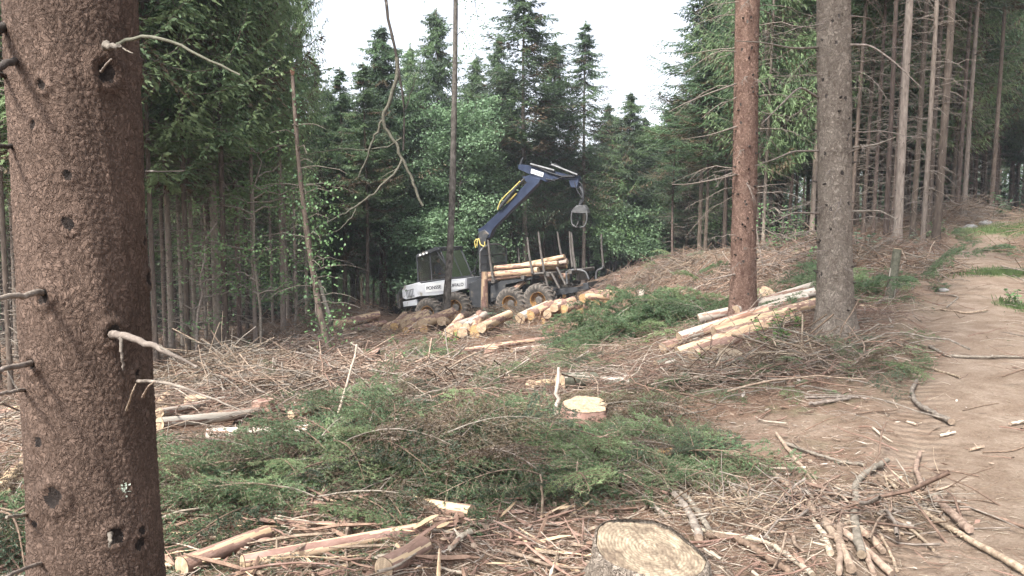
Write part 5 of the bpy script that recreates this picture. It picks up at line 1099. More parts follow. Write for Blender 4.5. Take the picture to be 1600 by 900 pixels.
cen = [((812,498),(855,478),.15,'pale'),((822,502),(858,486),.13,'peeled'),((835,500),(866,482),.14,'peeled'),((845,503),(870,490),.12,'orange'),((828,492),(862,476),.13,'orange'),((856,492),(880,480),.12,'peeled'),((845,512),(849,492),.08,'pale'),((838,488),(874,474),.12,'peeled'),((865,480),(895,470),.12,'bark'),((880,484),(905,476),.12,'orange')]
Yc = hit(840, 516)[1]; print('cen', Yc)
for i, (a, b, r, st) in enumerate(cen):
    p, q = at(*a, Yc+.1*(i % 4)), at(*b, Yc+1.3+.15*(i % 4)); log(q, p, r, r, st, ['leftmost low pale','second low peeled','third low peeled','stubby orange ended','topmost orange ended','right hand peeled','steep white','upper long peeled','far right bark covered','far right orange ended'][i]+' log in the untidy heap before the rear wheels', 'logs in the central heap')
pile([(906,483),(908,474),(911,466),(921,470),(931,474),(932,467),(942,469),(927,483),(937,462),(925,461),(945,462),(915,490),(899,478),(935,482),(918,480),(905,491)], 26.0, 2.6, math.radians(22), .14, ['orange','peeled','orange','bark'], 'log end of the pile right of the rear wheels', 'logs in the right pile')
log(at(918,464,26.2), at(956,463,25.3), .13, .13, 'peeled', 'long log lying across the top of the right pile'); log(at(955,462,25.6), at(968,458,27), .12, .12, 'orange', 'log end on the top right of the right pile')
log(at(1000,467,23.2), at(1003,458,24), .11, .11, 'pale', 'short pale log standing near the root stump')
# load on the machine
def fww(X, Y, y):
    p = Matrix.Rotation(-FT, 3, 'Z')@Vector(fw(X, Y, y)); return np.array(p)+FR
for i, (a, b, y, r, st, lab) in enumerate([((482,600),(728,574),-1.0,.16,'peeled','front bottom log of the forwarder load'),((484,618),(700,592),-.95,.12,'bark','lowest reddish log of the forwarder load'),((522,565),(822,540),-.7,.12,'peeled','long log lying on the front log of the load'),((560,572),(850,516),-.5,.13,'peeled','topmost pale log of the forwarder load'),
   ((540,590),(812,560),-.4,.14,'peeled','log wedged second from the front in the load'),((520,598),(868,600),-.2,.14,'bark','low log sticking out at the rear of the load'),((560,575),(862,538),.1,.13,'pale','pale log near the top of the load end'),((560,585),(845,545),.35,.14,'peeled','log in the upper middle of the load end'),((540,600),(856,552),.6,.13,'orange','log at the far side of the load end'),
   ((540,610),(790,612),.1,.14,'orange','log low inside the load'),((540,606),(760,606),.7,.13,'bark','log low at the far side of the load'),((560,590),(820,575),.8,.12,'peeled','thin log far side of the load'),((575,570),(856,526),.2,.11,'peeled','slim pale log on top of the load end')]):
    log(fww(*a, y), fww(*b, y), r, r*.95, st, lab, 'logs loaded on the forwarder')
log(fww(608,670,-.9), fww(660,625,-.7), .12, .12, 'bark', 'short log stub poking out under the load')
# loose logs and poles
LOOSE = [((250,684),(412,655),.055,'pale','long white peeled pole sloping right of the big trunk',.045),((250,664),(352,640),.05,'pale','pale pole behind the long white pole',.04),((345,656),(405,644),.05,'pale','short white pole end touching the long white pole',.045),((325,705),(482,700),.055,'pale','whitish log half sunk in the green brash',.05),
 ((600,690),(732,694),.07,'pale','flat grey white split log in the green brash',.05),((525,688),(655,667),.022,'bark','thin brown pole lying over the brash',.018),((828,612),(872,608),.07,'peeled','short thick cream log left of the pale stump',.07),((875,612),(930,604),.11,'mossy','grey rough log behind the pale stump',.09),
 ((380,892),(705,822),.036,'peeled','long crooked half peeled pole at the bottom',.03),((640,797),(738,815),.045,'bark','short reddish log with pale sawn end near the bottom',.045),((600,905),(662,868),.05,'bark','short broken log at the bottom edge',.045),((285,900),(420,846),.045,'bark','part peeled pole right of the big trunk at the bottom',.035),
 ((335,820),(530,825),.011,'bark','thin red brown stick lying level at bottom left',.009),((722,553),(905,530),.055,'bark','long brown log lying level below the machine',.05),((800,552),(900,536),.05,'pale','pale pole beside the long brown log',.04),((910,556),(958,526),.035,'pale','pale straight pole slanting up left of the green heap',.03),
 ((888,516),(915,513),.09,'peeled','short thick pale log end left of the green heap',.08),((1082,460),(1130,440),.08,'pale','pale broken log left of the red brown trunk',.07),((1046,466),(1072,462),.08,'pale','small pale log among brash left of the red brown trunk',.07),((0,660),(32,657),.09,'peeled','thick pale log end at the left photo edge',.08),
 ((0,672),(36,668),.06,'bark','reddish log under the pale one at the left photo edge',.06),((2,780),(36,712),.05,'peeled','thin pale log slanting at the left photo edge',.04),((250,640),(280,622),.06,'peeled','short pale log stub close to the big trunk',.05),((252,652),(276,640),.05,'bark','reddish log stub close to the big trunk',.05),
 ((1025,580),(1052,574),.07,'mossy','short grey log in front of the peeled log stack',.07),((940,600),(990,606),.05,'pale','rotten whitish log right of the rough grey log',.05),((985,470),(1010,452),.05,'pale','white slanting pole beside the root stump',.04),((455,665),(510,645),.04,'peeled','pale stick end poking out of left brash',.03),
 ((960,585),(985,600),.04,'pale','short bleached branch piece near the pale stump',.04),((1270,402),(1300,400),.05,'bark','thin log on the ridge behind the thick grey trunk',.05)]
for a, b, r, st, lab, r1 in LOOSE: up = .07 if (660 < a[1] < 720 or 'thin brown pole' in lab) and a[0] > 200 else 0; glog(a, b, r, st, lab, lift=1.0+up/r, r1=r1, bend=.012)
# wood blocks
def block(px, py, w, d, h, label, rz=.3, mats=('wood_peeled','cut_orange')):
    b = hit(px, py); rng = np.random.default_rng(int(px)); 
    a = np.arange(9)*2*math.pi/9; pr = np.stack([np.cos(a)*w/2*(1+.1*rng.normal(size=9)), np.sin(a)*d/2*(1+.1*rng.normal(size=9))],1)
    lo = np.column_stack([pr, np.full(9,-.03)]); hi = np.column_stack([pr*.96+rng.normal(0,.005,(9,2)), h+rng.normal(0,.008,9)]); V = np.vstack([lo, hi]); mb = MB(); j = np.arange(9); mb.add(V, np.stack([j,(j+1)%9,9+(j+1)%9,9+j],1), 0, False); mb.add(V, [tuple(range(9,18))], 1, False)
    return tag(mb.build('wood_block', [M[m] for m in mats], None, b, (.05,.1,rz)), label, 'wood block')
block(1035, 735, .16, .12, .14, 'squat split block of orange wood at the edge of the brash')
block(440, 655, .1, .1, .1, 'dark stub of wood by the left brash', mats=('bark_dark','log_bark'))
block(1022, 743, .1, .08, .06, 'small grey block beside the split orange block', mats=('twig_grey','cut_grey'))

# ------------------------------------------------------------------ sticks lying in the foreground
def stick(pts, r0, r1, m, label, name='stick', group=None, lift=1.5, raised=0, cat='stick', cut=None):
    r0, r1 = r0*1.3, r1*1.3; P = hits([p[0] for p in pts], [p[1] for p in pts]); P[:,2] += max(r0, r1)*lift+raised
    s_ = np.concatenate([[0], np.cumsum(np.linalg.norm(np.diff(P,axis=0),axis=1))]); n = max(8, len(pts)*5); tt = np.linspace(0, s_[-1], n)
    Q = np.stack([np.interp(tt, s_, P[:,i]) for i in range(3)],1); rng = np.random.default_rng(int(pts[0][0]*3+pts[0][1]))
    for _ in range(2): Q[1:-1] = (Q[:-2]+Q[1:-1]*2+Q[2:])/4
    Q += rng.normal(0, min(r0,r1)*.18, Q.shape); R = np.linspace(r0, r1, n)*(1+.07*rng.normal(size=n)); o = Q[0].copy()
    mb = MB().tubes(Q-o, R, 9, 0, cap=True, cm=1)
    # a few snapped side twigs
    for k in range(rng.integers(1,4)):
        i = rng.integers(2, n-2); d = Q[i+1]-Q[i-1]; d /= np.linalg.norm(d); s2 = np.cross(d,[0,0,1])*rng.choice([-1,1]); e = Q[i]-o
        mb.tubes(np.array([e, e+(d*.5+s2*.7+[0,0,.25])*R[i]*rng.uniform(2.5,6)]), np.array([R[i]*.45,R[i]*.3]), 5, 0, cap=True, cm=1)
    return tag(mb.build(name, [M[m], M[cut or 'twig_tan']], None, o), label, cat, group)
ST = [([(1213,682),(1233,710),(1287,780),(1328,820),(1380,868)],.010,.013,'twig_tan','straight tan stick slanting down across the foreground tangle'),
 ([(1142,712),(1180,730),(1238,768),(1273,808),(1312,856),(1330,900)],.013,.017,'twig_tan','long curved grey branch on the left of the foreground tangle'),
 ([(1233,790),(1283,818),(1333,850),(1392,905)],.011,.015,'twig_tan','stout tan branch crossing low in the foreground tangle'),
 ([(1387,727),(1360,740),(1337,763),(1334,800),(1338,850),(1348,880)],.014,.017,'twig_grey','bow shaped grey branch in the middle of the foreground tangle'),
 ([(1437,715),(1430,740),(1440,767),(1467,793),(1493,817),(1513,838)],.011,.018,'twig_tan','smooth pale curved branch with sawn thick end on the track side'),
 ([(1383,752),(1417,787),(1467,823),(1517,853),(1600,900)],.009,.014,'twig_tan','long straight branch running to the bottom right corner'),
 ([(1407,758),(1453,778),(1500,790),(1550,810),(1605,829)],.006,.007,'twig_brown','thin long brown stick crossing the track edge at right'),
 ([(1433,600),(1422,617),(1433,637),(1460,653),(1487,666)],.014,.018,'twig_grey','hook shaped branch lying at the edge of the track'),
 ([(1257,624),(1333,622),(1393,632)],.009,.007,'twig_grey','thin grey stick lying level above the bare soil'),
 ([(1262,636),(1300,630),(1328,627)],.013,.011,'twig_grey','short thick grey stick just under the level thin stick'),
 ([(1228,697),(1267,711),(1310,725),(1350,731)],.010,.008,'twig_grey','dark grey branch above the foreground tangle'),
 ([(1417,827),(1440,845),(1458,864)],.008,.006,'twig_tan','short stick below the bow shaped branch'),([(1375,838),(1390,865),(1402,895)],.006,.006,'twig_tan','short upright leaning stick in the foreground tangle'),
 ([(1085,830),(1110,838),(1200,852),(1270,905)],.008,.011,'twig_bleached','pale curved stick at the bottom right of the big stump'),
 ([(1362,770),(1385,760),(1408,749)],.006,.007,'twig_bleached','short pale stick across the bow shaped branch'),([(1453,735),(1490,738),(1530,746)],.004,.003,'twig_brown','thin brown twig on the bare track'),
 ([(1503,643),(1530,636),(1560,631)],.003,.003,'twig_brown','fine twig lying on the track'),([(1365,790),(1390,800),(1412,812)],.010,.012,'twig_grey','curled bark strip in the foreground tangle'),
 ([(973,770),(1007,783),(1040,812)],.011,.009,'twig_grey','grey branch behind the big stump'),([(1033,760),(1063,790),(1080,815),(1093,850)],.014,.018,'twig_grey','thick grey branch touching the right of the big stump'),
 ([(1047,766),(1075,785),(1090,805),(1110,840)],.012,.014,'twig_grey','second grey branch beside the one touching the big stump'),([(1143,712),(1170,726),(1200,741)],.014,.012,'twig_tan','short broad root piece left of the tangle'),
 ([(1100,843),(1150,848),(1200,880),(1235,905)],.014,.012,'twig_brown','brown root right of the big stump at the bottom edge'),([(1270,820),(1290,845),(1297,870)],.010,.012,'twig_bleached','short pale branch stub low in the tangle'),
 ([(1311,830),(1312,860),(1311,905)],.014,.012,'twig_tan','upright branch end at the bottom of the tangle'),([(1330,823),(1350,860),(1365,905)],.009,.012,'twig_tan','steep branch in the bottom centre of the tangle'),
 ([(1363,800),(1400,815),(1440,835)],.007,.006,'twig_tan','thin forked stick between the two curved branches'),([(1363,823),(1395,833),(1412,838)],.006,.006,'twig_tan','small stick right of the tangle centre'),([(1258,755),(1275,775),(1283,792)],.004,.004,'twig_grey','dead twig near the bark flake'),
 ([(1467,787),(1520,782),(1560,788)],.003,.003,'twig_brown','faint twig on the track near the long brown stick'),([(1470,486),(1510,492),(1543,487)],.012,.010,'twig_tan','stick lying across the far wheel track'),([(1462,460),(1500,465),(1478,483)],.010,.008,'twig_grey','small branch at the left rut of the track'),
 ([(1452,545),(1480,560),(1530,562),(1600,561)],.014,.010,'twig_grey','branch lying right across the track'),([(1380,568),(1440,575),(1500,593)],.012,.010,'twig_tan','long thin branch left of the track'),([(1270,533),(1320,540),(1360,556)],.012,.01,'twig_grey','branch at the foot of the thick grey trunk'),
 ([(1330,535),(1350,545),(1370,560)],.018,.015,'twig_grey','stout stick below the thick grey trunk'),([(1366,480),(1395,463),(1432,428)],.018,.012,'twig_grey','long grey branch propped beside the leaning green post'),([(1340,595),(1345,585),(1400,575)],.01,.008,'twig_tan','twisted pale twig near the track edge'),
 ([(1535,708),(1580,707),(1600,700)],.004,.004,'twig_brown','little stick at the right photo edge'),([(1577,666),(1590,664),(1605,662)],.010,.010,'twig_bleached','pale short stick at the right photo edge'),([(1515,707),(1527,704),(1537,700)],.009,.006,'twig_tan','short chunk of stick on the track'),
 ([(1468,684),(1480,682),(1492,679)],.009,.007,'twig_bleached','small pale forked chip on the track'),([(1416,661),(1425,664),(1433,667)],.008,.008,'twig_bleached','tiny white stick at the left rut'),([(1000,700),(1020,675),(1045,650)],.014,.026,'twig_red','broken root with torn reddish end behind the split block'),
 ([(560,610),(650,612),(700,590)],.008,.006,'twig_grey','long grey twig in the left brash'),([(700,585),(740,580),(835,572)],.010,.007,'twig_grey','grey branch across the brown brash centre'),([(620,575),(660,580),(725,572)],.012,.009,'twig_grey','brown grey branch in the centre brash'),
 ([(1000,570),(1080,577),(1160,590)],.010,.008,'twig_grey','thin branch below the peeled log stack'),([(395,690),(420,725),(430,745)],.014,.018,'twig_brown','dark snapped branch poking up beside the whitish log'),([(340,770),(420,740),(480,728)],.010,.008,'twig_brown','brown stick in the left green brash'),
 ([(370,768),(440,750),(520,738)],.008,.007,'twig_tan','tan stick parallel in the left green brash'),([(980,585),(1040,592),(1100,600)],.01,.008,'twig_tan','faint long stick right of the pale stump'),([(275,800),(300,775),(330,760)],.006,.005,'twig_tan','thin twig at the right foot of the big trunk'),
 ([(1210,640),(1200,620),(1260,600)],.006,.004,'twig_brown','crooked brown twig above the bare soil'),([(820,825),(870,822),(930,810)],.006,.005,'twig_red','reddish twig left of the big stump'),([(700,870),(720,845),(735,838)],.009,.012,'twig_bleached','stubby pale chip of branch at bottom centre')]
for pts, r0, r1, m, lab in ST: stick(pts, r0, r1, m, lab)
def upright(px, py, tx, ty, r, m, label, dY=0, name='upright_stick'):
    b = hit(px, py); t = at(tx, ty, b[1]+dY); n = 10; tt = np.linspace(0,1,n)[:,None]; Q = (t-b)*tt+np.random.default_rng(int(px)).normal(0,r*.5,(n,3)); tag(MB().tubes(Q, np.linspace(r,r*.6,n), 8, 0, cap=True, cm=1).build(name, [M[m], M['wood_grey']], None, b), label, 'stick')
upright(847,806,846,742,.009,'twig_tan','tan stick standing up in front of the green brash'); upright(870,665,873,574,.022,'wood_grey','bleached splintered branch standing left of the pale stump'); upright(860,635,868,605,.012,'twig_brown','dark thin stick leaning by the bleached standing branch')
upright(520,694,556,540,.014,'twig_bleached','pale bent dead twig standing up in the left brash',.3); upright(797,640,786,635,.012,'wood_grey','small white splinter in the green brash'); upright(795,662,780,628,.012,'twig_bleached','white forked splinter in the green brash'); upright(365,640,362,600,.006,'twig_tan','fine upright twig near the small yellow stump')
upright(1322,448,1318,420,.01,'twig_grey','dead stub beside the thick grey trunk'); upright(1425,430,1428,412,.02,'twig_bleached','bent pale stick behind the leaning green post'); upright(1195,440,1180,350,.02,'twig_grey','dead curved branch leaning by the red brown trunk')
def snagroot():
    b = hit(757, 705); P = np.array([(0,0,-.05),(.01,-.01,.06),(-.02,-.02,.12),(-.05,-.03,.17),(-.03,-.03,.2)]); o = MB().tubes(P, np.array([.03,.028,.022,.034,.018]), 14, 0, cap=True, cm=1).build('root_snag', [M['bark_dark'], M['cut_orange']], None, b); tag(o, 'curled dark root with torn orange end sticking out of the brash', 'root')
snagroot()
def chipstone(px, py, r, label, name='stone', m='stone', sq=.6):
    b = hit(px, py); rng = np.random.default_rng(int(px)); a = np.arange(12)*math.pi/6; mb = MB(); rows = [np.stack([np.cos(a)*q*r*(1+.12*rng.normal(size=12)), np.sin(a)*q*r*(1+.12*rng.normal(size=12)), np.full(12,z*r*sq)+rng.normal(0,.03*r,12)],1) for q, z in ((.7,-.4),(1,.1),(.85,.6),(.4,.95),(.02,1.0))]
    V = np.concatenate(rows); i = np.arange(4)[:,None]*12; j = np.arange(12)[None]; j2 = (j+1)%12; mb.add(V, np.stack([i+j,i+j2,i+12+j2,i+12+j],-1).reshape(-1,4)); tag(mb.build(name, M[m], None, b), label, name)
chipstone(528, 578, .09, 'pale bluish stone in a hollow below the leaning snag'); chipstone(1516, 357, .22, 'white stone at the far bend of the track', m='stone'); chipstone(1540, 350, .2, 'flat pale stone beside the white one at the far bend'); chipstone(1474, 455, .09, 'small grey stone at the left rut')
# ------------------------------------------------------------------ green brash: cut spruce boughs lying in heaps
def bough_mesh(seed, L, nd=.02, mats=('needle_dark','twig_brown'), flat=.25, nstep=.0075, ntw=26):
    "one cut bough along +x with needled side twigs, close up"
    rng = np.random.default_rng(seed); k = 9; t = np.linspace(0,1,k); S = np.stack([L*t, .05*L*np.sin(t*3+seed), .10*L*np.sin(t*2.6)-.16*L*t**2], 1); mb = MB()
    mb.tubes(S, np.linspace(.007,.002,k), 5, 1)
    n = ntw; ti = np.linspace(.08,.97,n); base = np.stack([np.interp(ti,t,S[:,i]) for i in range(3)],1); side = np.where(np.arange(n)%2==0,1,-1)
    ln = L*.5*(1-ti*.75)*rng.uniform(.6,1.1,n); ang = np.radians(rng.uniform(35,60,n))*side; D = np.stack([np.cos(ang), np.sin(ang), rng.uniform(-.55,.2,n)*flat*2],1)
    tw = [(base[i], D[i], ln[i]) for i in range(n)]
    for i in range(n):
        if ln[i] > .12:
            for q in range(int(ln[i]/.055)):
                u = .25+.7*rng.random(); a2 = ang[i]+rng.choice([-1,1])*.75; tw.append((base[i]+D[i]*ln[i]*u, np.array([math.cos(a2),math.sin(a2),rng.uniform(-.3,.1)]), ln[i]*.42*(1.15-u)))
    tw.append((S[-2], S[-1]-S[-2]+1e-6, L*.1))
    TP = []; ND = []; NP = []
    for b, d, l in tw:
        d = d/np.linalg.norm(d); tt = np.linspace(0,1,4)[:,None]; Q = b+d*l*tt-np.array([0,0,.12*l])*tt**2; TP.append(Q); m = max(4,int(l/nstep)*2); u = rng.random(m)[:,None]
        NP.append(b+d*l*u-np.array([0,0,.12*l])*u**2); r_ = rng.normal(size=(m,3)); r_ -= (r_@d)[:,None]*d; r_ /= np.linalg.norm(r_,axis=1,keepdims=True); ND.append(d*.75+r_*.8)
    mb.tubes(np.array(TP), np.tile([.0022,.0018,.0014,.001],(len(TP),1)), 3, 1)
    P_ = np.concatenate(NP); D_ = np.concatenate(ND); mb.leaves(P_, D_, nd*rng.uniform(.7,1.2,len(P_)), nd*.27, 0, rng, tri=True)
    return mb.mesh('bough', [M[m] for m in mats])
BN = [bough_mesh(i+1, [.75,.95,.6,.85,.7,1.0][i], mats=[('needle_dark','twig_brown'),('needle_mid','twig_brown'),('needle_light','twig_grey'),('needle_mid','twig_tan'),('needle_light','twig_brown'),('needle_brown','twig_grey')][i]) for i in range(6)]
BF = [bough_mesh(i+31, [1.3,1.6,1.1][i], nd=.045, nstep=.02, mats=[('needle_mid','twig_brown'),('needle_mid','twig_grey'),('needle_light','twig_brown')][i]) for i in range(3)]
nbough = [0]
def heap(px, py, wx, wy, h, n, label, lib=None, rz=None, slope=None, sc=1.0, name='brash_heap'):
    c = hit(px, py); root = empty(name, c); tag(root, label, 'brash heap'); rng = np.random.default_rng(int(px*3+py)); lib = lib or (BN if c[1] < 9 else BF)
    for i in range(n):
        q = rng.normal(size=2)*.5; q = np.clip(q,-1.1,1.1); x, y = c[0]+q[0]*wx, c[1]+q[1]*wy; f = max(0, 1-(q@q)*.8); z = h1(x, y)+h*f*rng.uniform(.1,1)+.015
        b = link('bough', lib[(i*7+int(px)) % len(lib)], root, (x-c[0], y-c[1], z-c[2]), (rng.normal(0,.35), rng.normal(.05,.28)+.35*f*rng.random(), rng.random()*6.283 if rz is None else rz+rng.normal(0,.9))); s_ = sc*rng.uniform(.75,1.2); b.scale = (s_,s_,s_)
HP = [(300,752,.40,.36,.10,46,'green brash heap against the right side of the big trunk'),(375,762,.5,.36,.10,60,'green brash heap right of the big trunk around the whitish log'),(460,755,.5,.36,.12,60,'dark green brash in front of the whitish log end'),(545,745,.5,.4,.2,66,'bushy drooping spruce brash in the lower centre left'),
 (630,760,.5,.38,.2,66,'hanging dark spruce boughs in the lower centre'),(575,655,.75,.5,.10,56,'lighter green brash spread behind the thin brown pole'),(690,715,.7,.5,.13,56,'brash around the flat grey white split log'),(760,740,.6,.4,.16,56,'dark brash below the curled root'),
 (720,650,1.1,.7,.10,56,'green brash between the pole and the cream log'),(860,725,.65,.5,.16,66,'tangled grey green brash right of the curled root'),(950,715,.6,.45,.15,56,'brash heap left of the split orange block'),(880,670,.9,.5,.11,48,'brash around the pale stump'),
 (1000,690,.6,.5,.10,38,'thin brash behind the split orange block'),(1085,735,.32,.25,.12,36,'small dark green brash clump right of the split block'),(1095,700,.4,.25,.08,30,'bright green brash tuft at the edge of the bare soil'),(990,750,.6,.3,.06,40,'flattened yellowish brash behind the big stump'),
 (420,722,.5,.2,.05,26,'thin green brash around the thin pole end'),(10,850,.35,.4,.18,42,'fresh green spruce boughs at the lower left corner'),(820,770,.6,.25,.06,36,'needle brash in front of the tangled grey green heap'),(480,790,.5,.2,.05,24,'sparse brash scraps behind the crooked pole')]
for x in HP: heap(x[0], x[1], x[2]*.72, x[3]*.7, x[4]*1.2, int(x[5]*.9), x[6], sc=.78 if 100 < x[0] < 480 else (.55 if x[0] > 980 else .95))
HPF = [(990,520,1.6,1.0,.75,84,'large mound of green spruce boughs left of the peeled log stack'),(1050,510,1.2,.8,.6,54,'right shoulder of the green bough mound by the log stack'),(860,590,1.3,.7,.25,40,'low green brash behind the cream log'),(1345,455,1.0,.9,.4,44,'green brash behind the leaning green post'),
 (1395,540,.35,.3,.06,8,'small dark green bough scrap beside the track'),(1340,575,.45,.2,.05,8,'dark green boughs below the thick grey trunk'),(1020,612,.8,.3,.06,14,'scattered green boughs below the peeled log stack'),(1180,605,1.1,.5,.1,20,'sparse green boughs above the bare soil'),(1072,412,1.3,1.4,.7,20,'green bough mound on the ridge'),(635,625,1.2,.6,.12,22,'green boughs at the back of the left brash'),
 (640,565,1.3,.8,.12,14,'green patch of boughs below the left log pile'),(1200,490,1.1,.9,.2,20,'green boughs between the two thick trunks'),(1110,440,1.4,1.2,.3,10,'thin green boughs near the pale broken log'),(1585,392,.9,.9,.05,12,'dark green boughs lying at the right of the far track'),(1472,374,.8,1.8,.2,10,'green bough row along the left of the far track'),(1240,580,.8,.5,.08,14,'few green boughs below the leafy plant')]
for x in HPF: c_ = hit(x[0], x[1])[1]; heap(*x, lib=BF if c_ > 12.5 else BN, sc=.8 if c_ > 12.5 else .75)
# small upright spruce top stuck in the brash
def little():
    c = hit(422, 612); root = empty('small_spruce', c-[0,0,.03]); tag(root, 'tiny dark green spruce top standing in the red brown brash', 'tree'); MB().tubes(np.array([(0,0,0),(0,0,.5)]), np.array([.015,.004]), 6).build('trunk', M['twig_brown'], root); rng = random.Random(4)
    for i in range(26): z = .06+.42*i/26; b = link('bough', BN[i % 3], root, (0,0,z), (0,.15+rng.random()*.4,rng.random()*6.28)); s_ = .42*(1-.7*i/26); b.scale = (s_,s_,s_)
little()

# ------------------------------------------------------------------ leafy plants
def plant(px, py, h, n, label, m='leaf_green', leaf=.07, w=.3, seed=None, cat='plant'):
    c = hit(px, py); rng = np.random.default_rng(seed or int(px+py)); root = empty('leafy_plant', c-[0,0,.02]); tag(root, label, cat); st = MB(); lf = MB()
    for i in range(max(3, n//14)):
        a = rng.random()*6.28; l = h*rng.uniform(.5,1.1); tt = np.linspace(0,1,6); o_ = rng.normal(0,w*.3,2); Q = np.stack([o_[0]+np.cos(a)*w*.6*tt**1.5, o_[1]+np.sin(a)*w*.6*tt**1.5, l*tt],1); st.tubes(Q, .004+.004*(1-tt), 4, 0)
        u = rng.uniform(.25,1,14); P = np.stack([np.interp(u,tt,Q[:,k]) for k in range(3)],1); aa = rng.random(14)*6.28; D = np.stack([np.cos(aa),np.sin(aa),rng.uniform(-.4,.5,14)],1); lf.leaves(P, D, leaf*rng.uniform(.6,1.3,14), leaf*.6, 0, rng, N=np.tile([0,0,1.],(14,1))+rng.normal(0,.4,(14,3)))
    st.build('stem', M['green_bark'], root); lf.build('foliage', M[m], root)
for a in [(1215,545,.45,120,'yellow green leafy plant at the right end of the peeled logs','leaf_lime',.075,.3),(1240,520,.4,70,'pale leafy plant close to the thick grey trunk','leaf_lime',.07,.25),(1100,577,.2,40,'small bright plant in front of the peeled log ends','leaf_lime',.05,.15),(1265,435,.7,60,'leafy shrub left of the thick grey trunk','leaf_green',.1,.35),(1253,415,.6,40,'low bright shrub on the ridge between the thick trunks','leaf_lime',.1,.3),
 (500,520,.8,140,'green leafy bush at the foot of the leaning snag','leaf_green',.1,.5),(640,580,.35,60,'green plant in the brash below the left log pile','leaf_green',.08,.3),(620,545,.35,50,'bright low plant under the left log pile','leaf_green',.08,.4),(700,545,.4,70,'yellow green plant in front of the cab pile','leaf_lime',.08,.3),(775,515,.7,150,'pale grey green bushy sapling in front of the high stump','leaf_pale',.10,.55),(795,520,.6,120,'pale feathery plant beside the high stump','leaf_pale',.09,.5),
 (905,500,.5,80,'green leafy plant under the right log pile','leaf_green',.1,.5),(860,530,.3,50,'low yellow green plant left of the green mound','leaf_lime',.07,.3),(1000,550,.25,50,'bright small plant left of the peeled log ends','leaf_lime',.06,.2),(395,560,.5,70,'leafy plant at the foot of the pale slim trunk','leaf_pale',.1,.4),(300,545,.7,70,'bush among the left trunks','leaf_green',.1,.5),(640,500,.9,110,'grey green shrub at the nose of the machine','leaf_pale',.1,.6),
 (1445,385,.6,90,'leafy growth at the foot of the row by the track','leaf_pale',.12,.6),(1475,372,.5,90,'low green growth by the thick pale trunk at the bend','leaf_green',.12,.7),(1345,400,.7,80,'pale undergrowth behind the thick grey trunk','leaf_pale',.12,.6),(1568,340,.8,110,'grey green bush at the top of the track','leaf_bluegreen',.16,.9),(1592,480,.3,60,'small green plant at the right photo edge','leaf_green',.08,.3),
 (655,490,.7,60,'twiggy plant before the front wheel','leaf_green',.08,.4),(800,478,.6,70,'green boughlet leaning on the rear wheel','leaf_bluegreen',.1,.3)]: plant(*a)

# ------------------------------------------------------------------ litter of twigs, bark and chips nobody could count
def zone_ok(x, y, rng, keep_road=.1):
    rm = road_mask(x, y); d, s = road_dist(x, y); near = np.hypot(x, y) < 7; k = np.where(d > .75, np.where(near, max(keep_road,.45), max(keep_road,.2)), keep_road); pq = 800+1200*x/y; clear = (pq > 585) & (pq < 900) & (y > 18.2) & (y < 25) & (rng.random(len(x)) < .8); return (rng.random(len(x)) > rm*(1-k)) & ~clear
def scatter(n, y0, y1, rng, keep_road=.1):
    r = y0*(y1/y0)**rng.random(n); a = rng.uniform(-.72,.72,n); x, y = r*np.sin(a), r*np.cos(a); k = zone_ok(x, y, rng, keep_road); return x[k], y[k]
def twigs(name, n, y0, y1, l0, l1, r0, r1, mats, label, seed, keep_road=.1, arch=.25, lean=.25, k=4, cat='twigs', hi=.03, sides=3):
    rng = np.random.default_rng(seed); x, y = scatter(n, y0, y1, rng, keep_road); m = len(x); l = l0*(l1/l0)**(rng.random(m)**1.6); a = rng.random(m)*math.pi*2; t = np.linspace(-.5,.5,k)
    cur = rng.normal(0,.35,m); dxy = np.stack([np.cos(a[:,None]+cur[:,None]*t), np.sin(a[:,None]+cur[:,None]*t)],-1); P = np.stack([x[:,None]+dxy[:,:,0]*l[:,None]*t, y[:,None]+dxy[:,:,1]*l[:,None]*t],-1)
    z = H(P[:,:,0], P[:,:,1]); zc = z.mean(1,keepdims=True); sl = rng.normal(0,lean,m)[:,None]*l[:,None]*t
    Z = np.maximum(z, .5*z+.5*zc)+np.abs(sl)*.0+sl*(sl > 0)+ (rng.random(m)**2*hi)[:,None]*np.minimum(1,l/.2)[:,None]+arch*l[:,None]*(.25-t**2)*rng.random(m)[:,None]
    R = (r0*(r1/r0)**rng.random(m)); Z += R[:,None]; R = R*np.minimum(1, .4+l/ (l0*4)); mb = MB(); mb.tubes(np.dstack([P, Z]), R[:,None]*(1-.55*(t+.5))[None], sides, rng.integers(0,len(mats),m))
    o = mb.build(name, [M[q] for q in mats]); tag(o, label, cat, None, 'stuff')
twigs('fine_twig_litter', 90000, 2.0, 8.5, .02, .12, .0007, .0022, ['twig_tan','twig_brown','twig_tan','twig_red','twig_bleached'], 'fine dry twigs and needles carpeting the near ground', 1, .22, hi=.012, lean=.12, k=3)
twigs('twig_litter', 26000, 2.2, 12, .05, .30, .0012, .0034, ['twig_tan','twig_brown','twig_grey','twig_red','twig_bleached'], 'dry twigs strewn over the felled ground', 2, .025, hi=.04, k=5)
twigs('brash_twigs', 36000, 8, 36, .15, .9, .003, .008, ['twig_brown','twig_tan','twig_red','twig_grey','twig_tan','twig_bleached'], 'red brown dry brash twigs covering the slope', 3, .015, arch=.55, lean=.35, hi=.12, k=5)
twigs('brash_branches', 1300, 6.5, 34, .4, 1.4, .005, .014, ['twig_grey','twig_brown','twig_tan','twig_red'], 'loose dead branches scattered over the slope', 4, .0, arch=.5, lean=.25, hi=.1, k=7, sides=5)
